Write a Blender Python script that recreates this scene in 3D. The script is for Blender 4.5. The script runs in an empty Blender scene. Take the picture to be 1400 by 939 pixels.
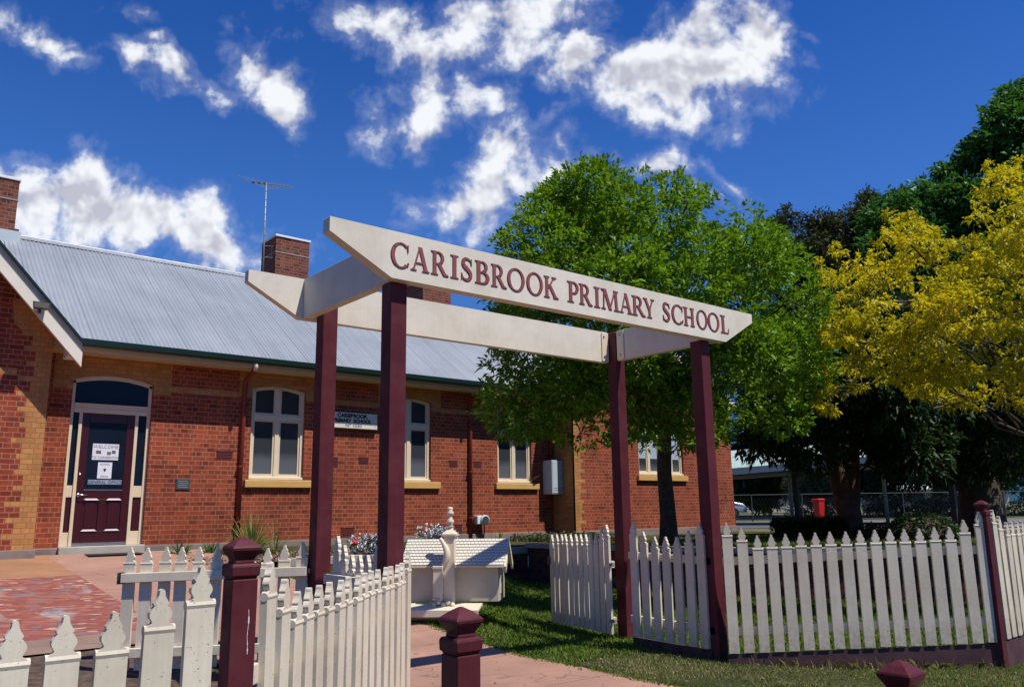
import bpy, bmesh, math, random
import numpy as np
from mathutils import Vector, Matrix
from mathutils.geometry import tessellate_polygon
RND = random.Random(7)
NR = np.random.default_rng(11)
rad = math.radians
scn = bpy.context.scene
COL = scn.collection

# ------------------------------------------------------------------ camera frame (world X runs along the school wall, Y towards it)
FPX, PITCH, ROLL, YAW = 1120.7, 0.200923, -0.0138776, 0.8821135
CAMP = np.array([0.0, 0.0, 1.35])
_c, _s = math.cos(YAW), math.sin(YAW)
_Fh = np.array([_c, _s, 0]); _R0 = np.array([_s, -_c, 0]); _Z = np.array([0, 0, 1.0])
CF = math.cos(PITCH)*_Fh + math.sin(PITCH)*_Z
_U0 = np.cross(_R0, CF)
CR = _R0*math.cos(ROLL) + _U0*math.sin(ROLL)
CU = -_R0*math.sin(ROLL) + _U0*math.cos(ROLL)
def ray(x, y): return CF + CR*((x-700)/FPX) - CU*((y-469.5)/FPX)
def at(x, y, w): return CAMP + ray(x, y)*w
def on(x, y, ax, v):
    d = ray(x, y); return CAMP + d*((v-CAMP[ax])/d[ax])

# ------------------------------------------------------------------ terrain heights
def sstep(a, b, x):
    t = min(max((x-a)/(b-a), 0.0), 1.0); return t*t*(3-2*t)
def zg(x, y):
    r = 0.72*min(max((y-6.2)/8.3, 0.0), 1.05)
    k = max(y-7.0, -1.5)
    s = 1.0 - sstep(4.9+0.75*k, 6.5+0.75*k, x)
    dip = .045*sstep(5.6, 6.6, x)*(1-sstep(4.0, 5.2, y))
    return r*s + 0.008*max(y-5, 0)*(1-s) - dip - 0.02*max(0.0, min(1.0, (3.0-y)/4))
PLAT = 0.70
def zplat(x, y):
    d = math.hypot(x-13, y-10)
    return 0.70 + 0.0045*min(d, 60)

# ------------------------------------------------------------------ helpers
def new_obj(name, me, parent=None, loc=None, rot=None):
    o = bpy.data.objects.new(name, me); COL.objects.link(o)
    if loc is not None: o.location = loc
    if rot is not None: o.rotation_euler = rot
    if parent is not None: o.parent = parent
    return o
def tag(o, label=None, cat=None, group=None, kind=None):
    if label: o['label'] = label
    if cat: o['category'] = cat
    if group: o['group'] = group
    if kind: o['kind'] = kind
    return o
def thing(name, label, cat, loc=(0, 0, 0), rz=0.0, group=None):
    o = bpy.data.objects.new(name, None); COL.objects.link(o)
    o.empty_display_size = 0.2
    o.location = loc; o.rotation_euler = (0, 0, rz)
    return tag(o, label, cat, group)

class MB:
    """collects geometry, built as ONE mesh; ox = world origin subtracted from the vertices"""
    def __init__(s, ox=(0, 0, 0)):
        s.v = []; s.f = []; s.m = []; s.ox = ox
    def add(s, vs, fs, mi=0):
        b = len(s.v); o = s.ox
        s.v.extend((p[0]-o[0], p[1]-o[1], p[2]-o[2]) for p in vs)
        for f in fs: s.f.append(tuple(i+b for i in f)); s.m.append(mi)
    def box(s, x0, y0, z0, x1, y1, z1, mi=0):
        s.add([(x0,y0,z0),(x1,y0,z0),(x1,y1,z0),(x0,y1,z0),(x0,y0,z1),(x1,y0,z1),(x1,y1,z1),(x0,y1,z1)],
              [(0,3,2,1),(4,5,6,7),(0,1,5,4),(1,2,6,5),(2,3,7,6),(3,0,4,7)], mi)
    def obox(s, c, ax, ay, az, mi=0):
        c, ax, ay, az = map(np.array, (c, ax, ay, az))
        vs = [c+sx*ax+sy*ay+sz*az for sz in (-1, 1) for sx, sy in ((-1,-1),(1,-1),(1,1),(-1,1))]
        s.add(vs, [(0,3,2,1),(4,5,6,7),(0,1,5,4),(1,2,6,5),(2,3,7,6),(3,0,4,7)], mi)
    def prism(s, pts, f0, f1, mi=0, mside=None, back=True):
        """pts 2D, f0/f1 map a 2D point to the two 3D faces"""
        n = len(pts); v = [f0(*p) for p in pts] + [f1(*p) for p in pts]
        tris = tessellate_polygon([[Vector((p[0], p[1], 0)) for p in pts]])
        s.add(v, [tuple(t) for t in tris] + ([tuple(i+n for i in t) for t in tris] if back else []), mi)
        s.add(v, [(i, (i+1) % n, n+(i+1) % n, n+i) for i in range(n)], mi if mside is None else mside)
    def xz(s, pts, y0, y1, mi=0, mside=None):
        s.prism(pts, lambda x, z: (x, y0, z), lambda x, z: (x, y1, z), mi, mside)
    def xy(s, pts, z0, z1, mi=0, mside=None):
        s.prism(pts, lambda x, y: (x, y, z1), lambda x, y: (x, y, z0), mi, mside)
    def yz(s, pts, x0, x1, mi=0, mside=None):
        s.prism(pts, lambda y, z: (x0, y, z), lambda y, z: (x1, y, z), mi, mside)
    def tube(s, pts, rs, n=8, mi=0, cap=True):
        pts = [np.array(p, float) for p in pts]
        if not hasattr(rs, '__len__'): rs = [rs]*len(pts)
        vs = []; u = None
        for i, p in enumerate(pts):
            d = pts[min(i+1, len(pts)-1)] - pts[max(i-1, 0)]
            d = d/(np.linalg.norm(d)+1e-9)
            if u is None:
                u = np.cross(d, (0, 0, 1.0)) if abs(d[2]) < .9 else np.cross(d, (1.0, 0, 0))
            u = u - d*(u@d); u /= np.linalg.norm(u)+1e-9
            w = np.cross(d, u)
            for k in range(n):
                a = 2*math.pi*k/n; vs.append(p + rs[i]*(u*math.cos(a)+w*math.sin(a)))
        fs = [(i*n+k, i*n+(k+1) % n, (i+1)*n+(k+1) % n, (i+1)*n+k) for i in range(len(pts)-1) for k in range(n)]
        if cap: fs += [tuple(range(n))[::-1], tuple(range((len(pts)-1)*n, len(pts)*n))]
        s.add(vs, fs, mi)
    def lathe(s, prof, c=(0, 0, 0), n=12, mi=0, sq=False):
        """prof = [(r, z)], sq: square section"""
        vs = []
        if sq: ang = [math.pi/4+k*math.pi/2 for k in range(4)]; n = 4; q = math.sqrt(2)
        else: ang = [2*math.pi*k/n for k in range(n)]; q = 1
        for r, z in prof:
            for a in ang: vs.append((c[0]+r*q*math.cos(a), c[1]+r*q*math.sin(a), c[2]+z))
        m = len(prof)
        fs = [(i*n+k, i*n+(k+1) % n, (i+1)*n+(k+1) % n, (i+1)*n+k) for i in range(m-1) for k in range(n)]
        fs += [tuple(range(n))[::-1], tuple(range((m-1)*n, m*n))]
        s.add(vs, fs, mi)
    def mesh(s, name, mats, smooth=False):
        me = bpy.data.meshes.new(name)
        me.from_pydata([tuple(map(float, v)) for v in s.v], [], s.f)
        if not isinstance(mats, (list, tuple)): mats = [mats]
        for m in mats: me.materials.append(m)
        if len(mats) > 1: me.polygons.foreach_set('material_index', s.m)
        bm = bmesh.new(); bm.from_mesh(me); bmesh.ops.recalc_face_normals(bm, faces=bm.faces); bm.to_mesh(me); bm.free()
        if smooth: me.polygons.foreach_set('use_smooth', [True]*len(me.polygons))
        me.update(); return me
    def obj(s, name, mats, parent=None, smooth=False, bevel=0, loc=None):
        o = new_obj(name, s.mesh(name, mats, smooth), parent)
        if parent is None: o.location = s.ox
        if loc is not None: o.location = loc
        if bevel:
            b = o.modifiers.new('edge', 'BEVEL'); b.width = bevel; b.segments = 2; b.limit_method = 'ANGLE'; b.angle_limit = rad(40)
        return o

def np_mesh(name, V, quads, mat, nper=4):
    me = bpy.data.meshes.new(name)
    V = np.asarray(V, np.float32).reshape(-1, 3); Q = np.asarray(quads, np.int32).reshape(-1, nper)
    me.vertices.add(len(V)); me.vertices.foreach_set('co', V.ravel())
    me.loops.add(Q.size); me.loops.foreach_set('vertex_index', Q.ravel())
    me.polygons.add(len(Q)); me.polygons.foreach_set('loop_start', np.arange(0, Q.size, nper, dtype=np.int32))
    try: me.polygons.foreach_set('loop_total', np.full(len(Q), nper, np.int32))
    except Exception: pass
    for m in (mat if isinstance(mat, (list, tuple)) else [mat]): me.materials.append(m)
    me.update(calc_edges=True); me.validate()
    return me

# ------------------------------------------------------------------ materials
class NT:
    def __init__(s, name):
        s.m = bpy.data.materials.new(name); s.m.use_nodes = True
        s.t = s.m.node_tree; s.b = s.t.nodes['Principled BSDF']; s.out = s.t.nodes['Material Output']
    def n(s, typ, **kw):
        nd = s.t.nodes.new(typ)
        for k, v in kw.items():
            if k in ('operation', 'blend_type', 'data_type', 'noise_dimensions', 'feature', 'offset', 'offset_frequency', 'squash', 'squash_frequency', 'distance', 'vector_type', 'interpolation_type', 'clamp'):
                setattr(nd, k, v)
            else: nd.inputs[k].default_value = v
        return nd
    def l(s, a, b): s.t.links.new(a, b)
    def pos(s): return s.n('ShaderNodeNewGeometry').outputs['Position']
    def objc(s): return s.n('ShaderNodeTexCoord').outputs['Object']
    def noise(s, vec, scale, detail=4, rough=.55, dist=0):
        nd = s.n('ShaderNodeTexNoise'); nd.inputs['Scale'].default_value = scale; nd.inputs['Detail'].default_value = detail
        nd.inputs['Roughness'].default_value = rough; nd.inputs['Distortion'].default_value = dist
        s.l(vec, nd.inputs['Vector']); return nd.outputs['Fac']
    def ramp(s, fac, stops):
        nd = s.t.nodes.new('ShaderNodeValToRGB'); e = nd.color_ramp.elements
        while len(e) < len(stops): e.new(.5)
        for i, (p, c) in enumerate(stops):
            e[i].position = p; e[i].color = (*c, 1) if len(c) == 3 else c
        s.l(fac, nd.inputs['Fac']); return nd.outputs['Color']
    def mix(s, fac, a, b, mode='MIX'):
        nd = s.t.nodes.new('ShaderNodeMix'); nd.data_type = 'RGBA'; nd.blend_type = mode
        for val, i in ((fac, 0), (a, 6), (b, 7)):
            if isinstance(val, (int, float)): nd.inputs[i].default_value = val
            elif isinstance(val, tuple): nd.inputs[i].default_value = (*val, 1) if len(val) == 3 else val
            else: s.l(val, nd.inputs[i])
        return nd.outputs[2]
    def math(s, op, a, b=0.0):
        nd = s.t.nodes.new('ShaderNodeMath'); nd.operation = op
        for i, val in enumerate((a, b)):
            if isinstance(val, (int, float)): nd.inputs[i].default_value = val
            else: s.l(val, nd.inputs[i])
        return nd.outputs[0]
    def bump(s, h, strength=.3, dist=.01):
        nd = s.n('ShaderNodeBump'); nd.inputs['Strength'].default_value = strength; nd.inputs['Distance'].default_value = dist
        s.l(h, nd.inputs['Height']); s.l(nd.outputs['Normal'], s.b.inputs['Normal'])
    def base(s, c):
        if isinstance(c, tuple): s.b.inputs['Base Color'].default_value = (*c, 1)
        else: s.l(c, s.b.inputs['Base Color'])
    def set(s, rough=.6, metal=0, spec=.4):
        s.b.inputs['Roughness'].default_value = rough; s.b.inputs['Metallic'].default_value = metal
        s.b.inputs['Specular IOR Level'].default_value = spec
def sc(c, k): return tuple(min(1, x*k) for x in c)
def plain(name, col, rough=.6, var=.12, scale=6, bump=.1, bscale=80, metal=0, spec=.4, dirt=0.0, dirtcol=(.08, .06, .04)):
    t = NT(name); p = t.pos()
    c = t.ramp(t.noise(p, scale, 5), [(.3, sc(col, 1-var)), (.7, sc(col, 1+var))])
    if dirt:
        d1 = t.ramp(t.noise(p, 3.5, 6, .7), [(.50, (0, 0, 0)), (.78, (1, 1, 1))])
        d2 = t.ramp(t.noise(p, 90, 3, .6), [(.66, (0, 0, 0)), (.74, (1, 1, 1))])
        d = t.math('MULTIPLY', t.math('ADD', t.math('MULTIPLY', d1, .45), t.math('MULTIPLY', d2, .8)), dirt)
        c = t.mix(d, c, dirtcol)
    t.base(c); t.set(rough, metal, spec)
    if bump: t.bump(t.noise(p, bscale, 4), bump, .004)
    return t.m
def brick(name, c1, c2, mortar, bw=.235, rh=.0795, ms=.0065, dark=.35, stain=.5, eng=True, white=.25):
    t = NT(name)
    g = t.n('ShaderNodeNewGeometry'); sp = t.n('ShaderNodeSeparateXYZ'); t.l(g.outputs['Position'], sp.inputs[0])
    sn = t.n('ShaderNodeSeparateXYZ'); t.l(g.outputs['True Normal'], sn.inputs[0])
    ax = t.math('GREATER_THAN', t.math('ABSOLUTE', sn.outputs[0]), .6)
    u = t.math('ADD', t.math('MULTIPLY', sp.outputs[1], ax), t.math('MULTIPLY', sp.outputs[0], t.math('SUBTRACT', 1.0, ax)))
    cb = t.n('ShaderNodeCombineXYZ')
    jit = t.noise(g.outputs['Position'], 9, 2)
    t.l(t.math('ADD', u, t.math('MULTIPLY', jit, .012)), cb.inputs[0]); t.l(t.math('ADD', sp.outputs[2], t.math('MULTIPLY', jit, .010)), cb.inputs[1])
    b = t.n('ShaderNodeTexBrick', offset=.5, offset_frequency=2, squash=.5 if eng else 1.0, squash_frequency=2)
    t.l(cb.outputs[0], b.inputs['Vector'])
    for k, v in (('Scale', 1.0), ('Mortar Size', ms), ('Mortar Smooth', .25), ('Bias', -.1), ('Brick Width', bw), ('Row Height', rh)): b.inputs[k].default_value = v
    b.inputs['Color1'].default_value = (*c1, 1); b.inputs['Color2'].default_value = (*c2, 1); b.inputs['Mortar'].default_value = (*mortar, 1)
    # per brick tone
    pb = t.n('ShaderNodeVectorMath', operation='MULTIPLY'); t.l(cb.outputs[0], pb.inputs[0]); pb.inputs[1].default_value = (1/bw*1.9, 1/rh, 0)
    fl = t.n('ShaderNodeVectorMath', operation='FLOOR'); t.l(pb.outputs[0], fl.inputs[0])
    wn = t.n('ShaderNodeTexWhiteNoise'); t.l(fl.outputs[0], wn.inputs['Vector'])
    tone = t.ramp(wn.outputs['Value'], [(0, sc((1, 1, 1), 1-dark)), (.35, (.92, .9, .9)), (.75, (1.0, 1.0, 1.0)), (1, (1.0, .82, .72))])
    c = t.mix(t.math('SUBTRACT', 1.0, b.outputs['Fac']), b.outputs['Color'], t.mix(1.0, b.outputs['Color'], tone, 'MULTIPLY'))
    pos = g.outputs['Position']
    big = t.ramp(t.noise(pos, 1.1, 6, .65), [(.35, (.62, .58, .58)), (.62, (1, 1, 1))])
    c = t.mix(stain, c, t.mix(1.0, c, big, 'MULTIPLY'))
    fine = t.ramp(t.noise(pos, 45, 4, .7), [(.35, (.78, .75, .75)), (.65, (1.0, 1.0, 1.0))])
    c = t.mix(.7, c, t.mix(1.0, c, fine, 'MULTIPLY'))
    wh = t.math('MULTIPLY', t.ramp(t.noise(pos, 2.3, 8, .75), [(.60, (0, 0, 0)), (.72, (1, 1, 1))]), white)
    c = t.mix(wh, c, (.55, .48, .44))
    t.base(c); t.set(.85, 0, .25)
    h = t.math('ADD', t.math('MULTIPLY', b.outputs['Fac'], -1.0), t.math('MULTIPLY', t.noise(pos, 70, 3), .5))
    t.bump(h, .55, .006); return t.m
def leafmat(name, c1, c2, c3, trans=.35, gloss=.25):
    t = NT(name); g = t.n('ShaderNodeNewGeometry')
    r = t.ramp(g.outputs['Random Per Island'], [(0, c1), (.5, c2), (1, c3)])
    big = t.ramp(t.noise(g.outputs['Position'], 1.3, 3), [(.32, (.60, .68, .60)), (.66, (1.0, 1.0, 1.0))])  # random dark patches in the leaf colour, imitating shade between clumps
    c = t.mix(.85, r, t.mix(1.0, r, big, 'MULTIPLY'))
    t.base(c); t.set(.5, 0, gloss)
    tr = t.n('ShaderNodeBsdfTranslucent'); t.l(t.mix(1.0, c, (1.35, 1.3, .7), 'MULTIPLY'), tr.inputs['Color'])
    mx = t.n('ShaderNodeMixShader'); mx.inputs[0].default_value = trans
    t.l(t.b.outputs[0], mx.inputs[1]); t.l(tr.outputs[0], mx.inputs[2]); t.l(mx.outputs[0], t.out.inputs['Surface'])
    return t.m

CREAM = (.79, .70, .54)
def painted(name, col, rough, streak=.12, speck=.6, grime=.5, grimecol=(.20, .15, .09), spec=.3, scuff=0.0, scuffcol=(.4, .3, .28), fade=.0, fadecol=(.2, .1, .1), pos='obj'):
    """brushed timber paint: vertical grain, specks, splash-back near the foot, worn patches"""
    t = NT(name); w = t.pos(); o = t.objc() if pos == 'obj' else w
    oi = t.n('ShaderNodeObjectInfo')
    m = t.n('ShaderNodeMapping'); t.l(w, m.inputs[0]); m.inputs['Scale'].default_value = (1, 1, .035)
    g = t.noise(m.outputs[0], 70, 4, .6)
    c = t.ramp(g, [(.3, sc(col, 1-streak)), (.7, sc(col, 1+streak*.5))])
    c = t.mix(.9, c, t.mix(1.0, c, t.ramp(oi.outputs['Random'], [(0, (.90, .89, .87)), (1, (1.03, 1.02, 1.0))]), 'MULTIPLY'))
    c = t.mix(.8, c, t.mix(1.0, c, t.ramp(t.noise(w, 2.2, 6, .7), [(.32, (.80, .77, .72)), (.62, (1, 1, 1))]), 'MULTIPLY'))
    sp = t.n('ShaderNodeSeparateXYZ'); t.l(o, sp.inputs[0])
    mr_ = t.n('ShaderNodeMapRange'); mr_.interpolation_type = 'SMOOTHSTEP'; t.l(sp.outputs[2], mr_.inputs[0])
    for i, v in zip((1, 2, 3, 4), (0, .32, 1, 0)): mr_.inputs[i].default_value = v
    gz = t.math('MULTIPLY', t.math('MULTIPLY', mr_.outputs[0], t.ramp(t.noise(w, 26, 5, .75), [(.38, (0, 0, 0)), (.68, (1, 1, 1))])), grime)
    c = t.mix(gz, c, grimecol)
    d2 = t.ramp(t.noise(w, 85, 3, .6), [(.655, (0, 0, 0)), (.70, (1, 1, 1))])
    c = t.mix(t.math('MULTIPLY', d2, speck), c, sc(grimecol, .5))
    if fade: c = t.mix(t.math('MULTIPLY', t.ramp(t.noise(w, 3.3, 7, .72), [(.45, (0, 0, 0)), (.70, (1, 1, 1))]), fade), c, fadecol)
    if scuff:
        m2 = t.n('ShaderNodeMapping'); t.l(w, m2.inputs[0]); m2.inputs['Scale'].default_value = (1, 1, .25)
        c = t.mix(t.math('MULTIPLY', t.ramp(t.noise(m2.outputs[0], 38, 5, .75), [(.67, (0, 0, 0)), (.71, (1, 1, 1))]), scuff), c, scuffcol)
    t.base(c); t.set(rough, 0, spec); t.l(t.ramp(t.noise(w, 9, 5), [(.3, (rough-.1,)*3), (.7, (rough+.15,)*3)]), t.b.inputs['Roughness'])
    t.bump(t.math('ADD', g, t.math('MULTIPLY', t.noise(w, 60, 3), .4)), .16, .004); return t.m
m_picket = painted('picket_paint', (.80, .71, .55), .5, .07, .7, .55)
m_cream = painted('cream_paint', (.80, .735, .61), .5, .04, .25, .0, (.25, .19, .11), pos='w', fade=.09, fadecol=(.52, .43, .30))
m_maroon = painted('maroon_paint', (.108, .020, .027), .48, .16, .25, .35, (.16, .10, .08), .18, .5, (.20, .10, .10), .35, (.17, .055, .060))
m_maroond = plain('maroon_door', (.05, .006, .009), .3, .1, 5, .03, 70, spec=.5)
m_plinthw = plain('maroon_plinth', (.085, .036, .04), .8, .25, 7, .3, 60, dirt=.8, dirtcol=(.12, .09, .07))
m_letter = plain('letter_red', (.26, .065, .06), .55, .08, 20, .05)
m_letterd = plain('letter_edge', (.09, .02, .022), .6, .05, 20, 0)
m_brick = brick('red_brick', (.43, .086, .033), (.28, .055, .026), (.42, .225, .14), white=.16, dark=.45, stain=.7)
m_brickw = brick('wing_brick', (.40, .072, .028), (.25, .044, .024), (.40, .235, .155), white=.12)
m_brickc = brick('chimney_brick', (.28, .085, .05), (.17, .05, .035), (.30, .19, .14), dark=.5)
m_brickd = brick('retaining_brick', (.20, .06, .04), (.12, .04, .03), (.16, .11, .09), stain=.8, eng=False)
m_quoin = brick('cream_brick', (.60, .295, .098), (.49, .225, .072), (.36, .18, .075), dark=.2, stain=.35, white=.05)
m_stone = plain('bluestone', (.24, .19, .165), .85, .2, 4, .35, 30, dirt=.5)
m_sill = plain('ochre_sill', (.62, .37, .115), .6, .06, 5, .08, 60, dirt=.15)
m_frame = plain('cream_joinery', (.72, .59, .40), .5, .05, 5, .05, 60, dirt=.12)
m_framew = plain('pale_joinery', (.76, .65, .47), .5, .05, 5, .05, 60, dirt=.12)
m_gutter = plain('green_gutter', (.006, .024, .018), .35, .1, 5, .03, spec=.5)
m_fascia = plain('cream_fascia', (.62, .48, .29), .55, .06, 4, .05)
m_barge = plain('white_barge', (.78, .71, .58), .5, .05, 4, .06, dirt=.15)
m_bargeg = plain('grey_moulding', (.46, .43, .37), .6, .08, 6, .06, dirt=.2)
m_pipe = plain('red_downpipe', (.23, .035, .022), .45, .1, 5, .04)
m_white = plain('white_paint', (.80, .79, .76), .5, .04, 5, .04, dirt=.1)
m_steel = plain('steel', (.55, .56, .57), .3, .06, 20, 0, metal=1)
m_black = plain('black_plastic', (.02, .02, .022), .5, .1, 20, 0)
m_bronze = plain('dark_fitting', (.07, .055, .04), .45, .15, 20, .05)
m_plaque = plain('plaque_metal', (.10, .11, .11), .4, .15, 30, .1, metal=.4)
m_unit = plain('grey_enamel', (.50, .56, .58), .45, .03, 4, .02, dirt=.08)
m_terra = plain('terracotta_vent', (.14, .032, .03), .8, .2, 30, .3, 60)
m_concrete = plain('pale_concrete', (.45, .40, .34), .85, .12, 3, .25, 50, dirt=.4)
m_kerb = plain('kerb_concrete', (.36, .33, .28), .85, .15, 3, .3, 50, dirt=.5)
m_soil = plain('garden_soil', (.085, .055, .038), .95, .45, 14, .9, 28, dirt=.5, dirtcol=(.28, .20, .14))
m_bark = plain('grey_bark', (.085, .060, .043), .9, .4, 9, .8, 24)
m_barkr = plain('red_bark', (.12, .065, .042), .9, .4, 7, .8, 20)
m_barkp = plain('pale_twig', (.20, .15, .11), .8, .3, 9, .4, 40)
m_asph = plain('asphalt', (.10, .10, .105), .9, .15, 2, .3, 120)
m_roadline = plain('road_paint', (.7, .7, .68), .7, .1, 8, .1)
m_red = plain('red_bin', (.60, .012, .010), .4, .06, 5, .02)
m_car = plain('silver_car', (.55, .57, .60), .25, .03, 5, 0, metal=.5)
m_tyre = plain('tyre', (.02, .02, .02), .8, .1, 20, 0)
m_galv = plain('galvanised', (.30, .32, .31), .5, .1, 8, .05, metal=.4)
m_wire = plain('dull_wire', (.045, .047, .045), .7, .1, 8, 0)
m_gpost = plain('pale_green_post', (.30, .38, .30), .6, .1, 8, .05)
m_dpost = plain('dark_post', (.03, .028, .026), .6, .2, 8, .1)
m_shed = plain('shelter_metal', (.42, .53, .45), .5, .06, 3, .05)
m_paper = plain('white_paper', (.74, .75, .80), .7, .03, 9, 0)
m_ink = plain('dark_ink', (.03, .03, .035), .8, .1, 30, 0)
m_inkb = plain('grey_ink', (.22, .23, .27), .8, .1, 30, 0)
m_photo = plain('photo_print', (.16, .14, .13), .6, .6, 60, 0)
m_strip = plain('grey_blue_strip', (.30, .36, .48), .5, .05, 9, 0)
m_signw = plain('sign_face', (.78, .73, .60), .5, .05, 5, 0, dirt=.2)
m_flowerw = plain('white_flowers', (.80, .80, .82), .7, .05, 9, 0)
m_poppy = plain('red_flower', (.50, .02, .02), .6, .1, 9, 0)
m_wallfar = plain('house_wall', (.50, .47, .42), .8, .1, 2, .1)
m_rooffar = plain('house_roof', (.62, .64, .66), .5, .08, 2, .05)
def glassmat(name, col, rough=.04, spec=.5):
    t = NT(name); p = t.pos()
    t.base(t.ramp(t.noise(p, 1.3, 3), [(.35, sc(col, .75)), (.65, sc(col, 1.25))])); t.set(rough, 0, spec)
    t.bump(t.noise(p, 1.5, 2), .02, .02); return t.m
m_glass = glassmat('window_glass', (.038, .044, .052), .06, .45)
m_glassb = glassmat('door_glass', (.008, .012, .022), .05, .22)
m_blind = plain('drawn_blind', (.075, .085, .10), .35, .1, 3, .02, spec=.6)
m_blindl = plain('pale_blind', (.42, .50, .60), .4, .05, 3, .02, spec=.5)

def roofmat():
    t = NT('corrugated_iron'); p = t.pos(); sp = t.n('ShaderNodeSeparateXYZ'); t.l(p, sp.inputs[0])
    c = t.ramp(t.noise(p, .8, 6, .6), [(.3, (.33, .355, .375)), (.7, (.42, .44, .455))])
    sv = t.n('ShaderNodeCombineXYZ'); t.l(t.math('MULTIPLY', sp.outputs[0], 9.0), sv.inputs[0]); t.l(t.math('MULTIPLY', sp.outputs[1], .5), sv.inputs[1])
    st = t.ramp(t.noise(sv.outputs[0], 1.0, 4), [(.35, (.86, .87, .88)), (.65, (1.0, 1.0, 1.0))])
    c = t.mix(1.0, c, st, 'MULTIPLY')
    # sheet side laps
    lap = t.math('LESS_THAN', t.math('FRACT', t.math('MULTIPLY', sp.outputs[0], 1/.762)), .018)
    c = t.mix(t.math('MULTIPLY', lap, .5), c, (.20, .21, .22))
    t.base(c); t.set(.5, .35, .4); return t.m
m_roof = roofmat()

def shingles():
    t = NT('cream_shingles'); g = t.n('ShaderNodeTexCoord')
    b = t.n('ShaderNodeTexBrick', offset=.5); t.l(g.outputs['UV'], b.inputs['Vector'])
    b.inputs['Scale'].default_value = 1; b.inputs['Brick Width'].default_value = .05; b.inputs['Row Height'].default_value = .055; b.inputs['Mortar Size'].default_value = .004
    b.inputs['Color1'].default_value = (.78, .72, .60, 1); b.inputs['Color2'].default_value = (.74, .68, .56, 1); b.inputs['Mortar'].default_value = (.36, .31, .24, 1)
    t.base(b.outputs['Color']); t.set(.55); t.bump(t.math('MULTIPLY', b.outputs['Fac'], -1), .6, .006); return t.m

def mosaicmat():
    t = NT('mosaic_paving'); p = t.pos()
    mp = t.n('ShaderNodeMapping'); t.l(p, mp.inputs[0]); mp.inputs['Scale'].default_value = (1.0, 1.0, .02); mp.inputs['Rotation'].default_value = (0, 0, .25)
    def vor(scale, sx):
        m2 = t.n('ShaderNodeMapping'); t.l(mp.outputs[0], m2.inputs[0]); m2.inputs['Scale'].default_value = (sx, 1, 1)
        v = t.n('ShaderNodeTexVoronoi'); v.inputs['Scale'].default_value = scale; v.inputs['Randomness'].default_value = .85
        t.l(m2.outputs[0], v.inputs['Vector']); return v
    v = vor(19, .42); e = vor(19, .42); e.feature = 'DISTANCE_TO_EDGE'
    hv = t.n('ShaderNodeSeparateColor'); t.l(v.outputs['Color'], hv.inputs[0])
    c = t.ramp(hv.outputs[0], [(0, (.27, .075, .055)), (.45, (.33, .10, .07)), (.74, (.36, .15, .10)), (.86, (.50, .33, .23)), (.90, (.52, .42, .33)), (.92, (.17, .18, .22)), (1, (.25, .26, .30))])
    c.node.color_ramp.interpolation = 'CONSTANT'
    # designs: blue and cream swirls
    w = t.n('ShaderNodeTexWave'); w.inputs['Scale'].default_value = .55; w.inputs['Distortion'].default_value = 9; w.inputs['Detail'].default_value = 2; w.inputs['Detail Scale'].default_value = 1.2
    t.l(mp.outputs[0], w.inputs['Vector'])
    dz = t.ramp(w.outputs['Fac'], [(.80, (0, 0, 0)), (.88, (1, 1, 1))])
    zone = t.ramp(t.noise(p, .9, 2), [(.48, (0, 0, 0)), (.56, (1, 1, 1))])
    c = t.mix(t.math('MULTIPLY', t.math('MULTIPLY', dz, zone), .75), c, t.mix(hv.outputs[1], (.20, .24, .32), (.55, .42, .30)))
    c = t.mix(t.ramp(e.outputs['Distance'], [(.012, (1, 1, 1)), (.03, (0, 0, 0))]), c, (.30, .12, .09))
    c = t.mix(.5, c, t.mix(1.0, c, t.ramp(t.noise(p, 2, 5), [(.3, (.7, .66, .64)), (.7, (1, 1, 1))]), 'MULTIPLY'))
    t.base(c); t.set(.75); t.bump(e.outputs['Distance'], .3, .01); return t.m
m_mosaic = mosaicmat()

def pavemat(name, col, joint=1.25, jaxis=1, jcol=(.20, .11, .085), jw=.012):
    t = NT(name); p = t.pos(); sp = t.n('ShaderNodeSeparateXYZ'); t.l(p, sp.inputs[0])
    c = t.ramp(t.noise(p, 1.5, 6, .65), [(.3, sc(col, .84)), (.7, sc(col, 1.1))])
    c = t.mix(.6, c, t.mix(1.0, c, t.ramp(t.noise(p, 120, 3, .7), [(.35, (.75, .72, .7)), (.65, (1, 1, 1))]), 'MULTIPLY'))
    d = t.ramp(t.noise(p, 5, 6, .7), [(.58, (0, 0, 0)), (.8, (1, 1, 1))])
    c = t.mix(t.math('MULTIPLY', d, .35), c, sc(col, .5))
    j = t.math('LESS_THAN', t.math('FRACT', t.math('MULTIPLY', sp.outputs[jaxis], 1/joint)), jw/joint)
    c = t.mix(j, c, jcol)
    vo = t.n('ShaderNodeTexVoronoi'); vo.feature = 'DISTANCE_TO_EDGE'; vo.inputs['Scale'].default_value = .55
    wp = t.n('ShaderNodeVectorMath', operation='ADD'); nz = t.n('ShaderNodeTexNoise'); nz.inputs['Scale'].default_value = 2.5; t.l(p, nz.inputs['Vector'])
    sv = t.n('ShaderNodeVectorMath', operation='SCALE'); sv.inputs['Scale'].default_value = .5; t.l(nz.outputs['Color'], sv.inputs[0]); t.l(p, wp.inputs[0]); t.l(sv.outputs[0], wp.inputs[1]); t.l(wp.outputs[0], vo.inputs['Vector'])
    c = t.mix(t.math('MULTIPLY', t.math('LESS_THAN', vo.outputs['Distance'], .004), .55), c, sc(col, .35))
    st_ = t.ramp(t.noise(p, .8, 7, .7), [(.42, (0, 0, 0)), (.66, (1, 1, 1))]); c = t.mix(t.math('MULTIPLY', st_, .42), c, sc(col, .5))
    t.base(c); t.set(.85, 0, .25); t.bump(t.noise(p, 90, 4), .25, .004); return t.m
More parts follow.
